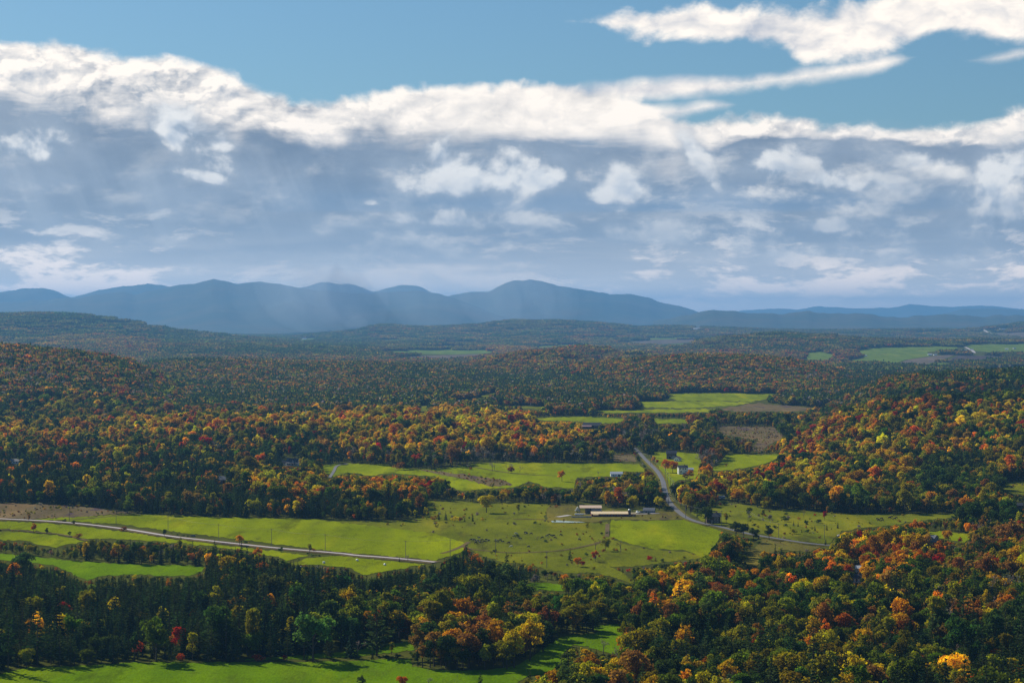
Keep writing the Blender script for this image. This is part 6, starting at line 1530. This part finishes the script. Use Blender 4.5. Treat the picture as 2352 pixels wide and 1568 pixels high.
    ('z1', 75, 1340, 85, 'decid', 8, 'bright red tree at the far left wood edge'), ('z1', 200, 1335, 85, 'decid', 7, 'orange tree left of a pair at the wood edge'), ('z1', 250, 1335, 75, 'decid', 6, 'golden orange tree right of a pair at the wood edge'), ('z1', 198, 1060, 85, 'decid', 5, 'bright yellow-green tree beside the ranch house'), ('z1', 140, 1030, 70, 'decid', 7, 'orange-red tree behind the ranch house'), ('z1', 1335, 1390, 75, 'decid', 7, 'coral orange tree in the dark lower wood'), ('z1', 2150, 1400, 105, 'decid', 7, 'dull orange tree at the right of the lower wood'), ('z1', 1965, 1160, 60, 'decid', 8, 'red tree below the gabled white house'),
]
LN = {'pine': 'pine_tree', 'spruce': 'spruce_tree', 'bare': 'bare_tree', 'shrub': 'shrub'}
SC = {'z': 3.0, 'house': 8.535, 'road': 9.6, 'past': 6.4, 'herd': 6.4, 'lane': 9.6, 'farm': 9.6, 'white': 12.0, 'left': 6.4}
for i, (vw, lx, ly, lh, kd, c_, lb) in enumerate(LONE):
    X_, Y_ = Z(vw, lx, ly); w_ = on_ground(X_, Y_); s_ = SC['z' if vw[0] == 'z' else vw]
    h_ = float(np.clip(lh / s_ * w_[1] / FPX, 0.9, 21 if 'grove' in lb else 27)); v_ = random.randrange(len(PROTO[kd]))
    if kd == 'decid' and lh > 0: v_ = random.choice((0, 2, 4, 5)) if c_ in (7, 8, 6, 2) else v_
    nm = LN.get(kd, {5: 'birch_tree', 6: 'birch_tree', 7: 'maple_tree', 8: 'maple_tree', 9: 'maple_tree'}.get(c_, 'oak_tree'))
    make_tree((w_[0], w_[1], w_[2] - 0.05), h_, kd, v_, TCOL[c_] * random.uniform(0.9, 1.12), random.uniform(0, 6.28), random.uniform(0.9, 1.2), nm, lb, 'bush' if kd == 'shrub' else 'tree', None)

# ================================================================== air
def haze_box(name, lo, hi, density, colour, aniso=0.35):
    v = [(lo[0] if i & 1 == 0 else hi[0], lo[1] if i & 2 == 0 else hi[1], lo[2] if i & 4 == 0 else hi[2]) for i in range(8)]
    o = mesh_obj(name, v, [(0, 2, 3, 1), (4, 5, 7, 6), (0, 1, 5, 4), (2, 6, 7, 3), (0, 4, 6, 2), (1, 3, 7, 5)])
    m, t, out = new_mat(name)
    pv = t.nodes.new('ShaderNodeVolumePrincipled')
    pv.inputs['Color'].default_value = (*colour, 1); pv.inputs['Density'].default_value = density; pv.inputs['Anisotropy'].default_value = aniso
    t.links.new(pv.outputs[0], out.inputs['Volume'])
    o.data.materials.append(m); tag(o, kind='stuff')
    return o


haze_box('haze', (-40000, -600, -90), (40000, 76000, 990), 3.2e-5, (0.20, 0.50, 0.93), 0.2)


def shaft(x, y, z0, z1, rx, ry, lean, density):
    """sunbeams and lit rain imitated by a long upright ellipsoid of thin mist"""
    bm = bmesh.new(); bmesh.ops.create_uvsphere(bm, u_segments=24, v_segments=16, radius=1.0)
    h = (z1 - z0) / 2
    for v in bm.verts: v.co = Vector((v.co.x * rx + lean * v.co.z * h, v.co.y * ry, v.co.z * h))
    me = bpy.data.meshes.new('sunbeam_rain_veil'); bm.to_mesh(me); bm.free()
    m, t, out = new_mat('sunbeam_rain_veil'); pv = t.nodes.new('ShaderNodeVolumePrincipled')
    pv.inputs['Color'].default_value = (0.85, 0.92, 1.0, 1); pv.inputs['Density'].default_value = density; pv.inputs['Anisotropy'].default_value = 0.2
    t.links.new(pv.outputs[0], out.inputs['Volume']); me.materials.append(m)
    o = link('sunbeam_rain_veil', me); o.location = (x, y, (z0 + z1) / 2); tag(o, kind='stuff')


for i in range(16):                     # overlapping veils, thin at their edges
    X_ = random.gauss(800, 95) if i < 11 else random.gauss(1200, 70); D_ = random.uniform(20500, 24000)
    shaft((X_ - 1176) / FPX * D_, D_, 20, random.uniform(820, 975), random.uniform(260, 620), 1100, random.uniform(-0.30, -0.15), random.uniform(0.28e-4, 0.62e-4) * (1.0 if i < 11 else 0.7))
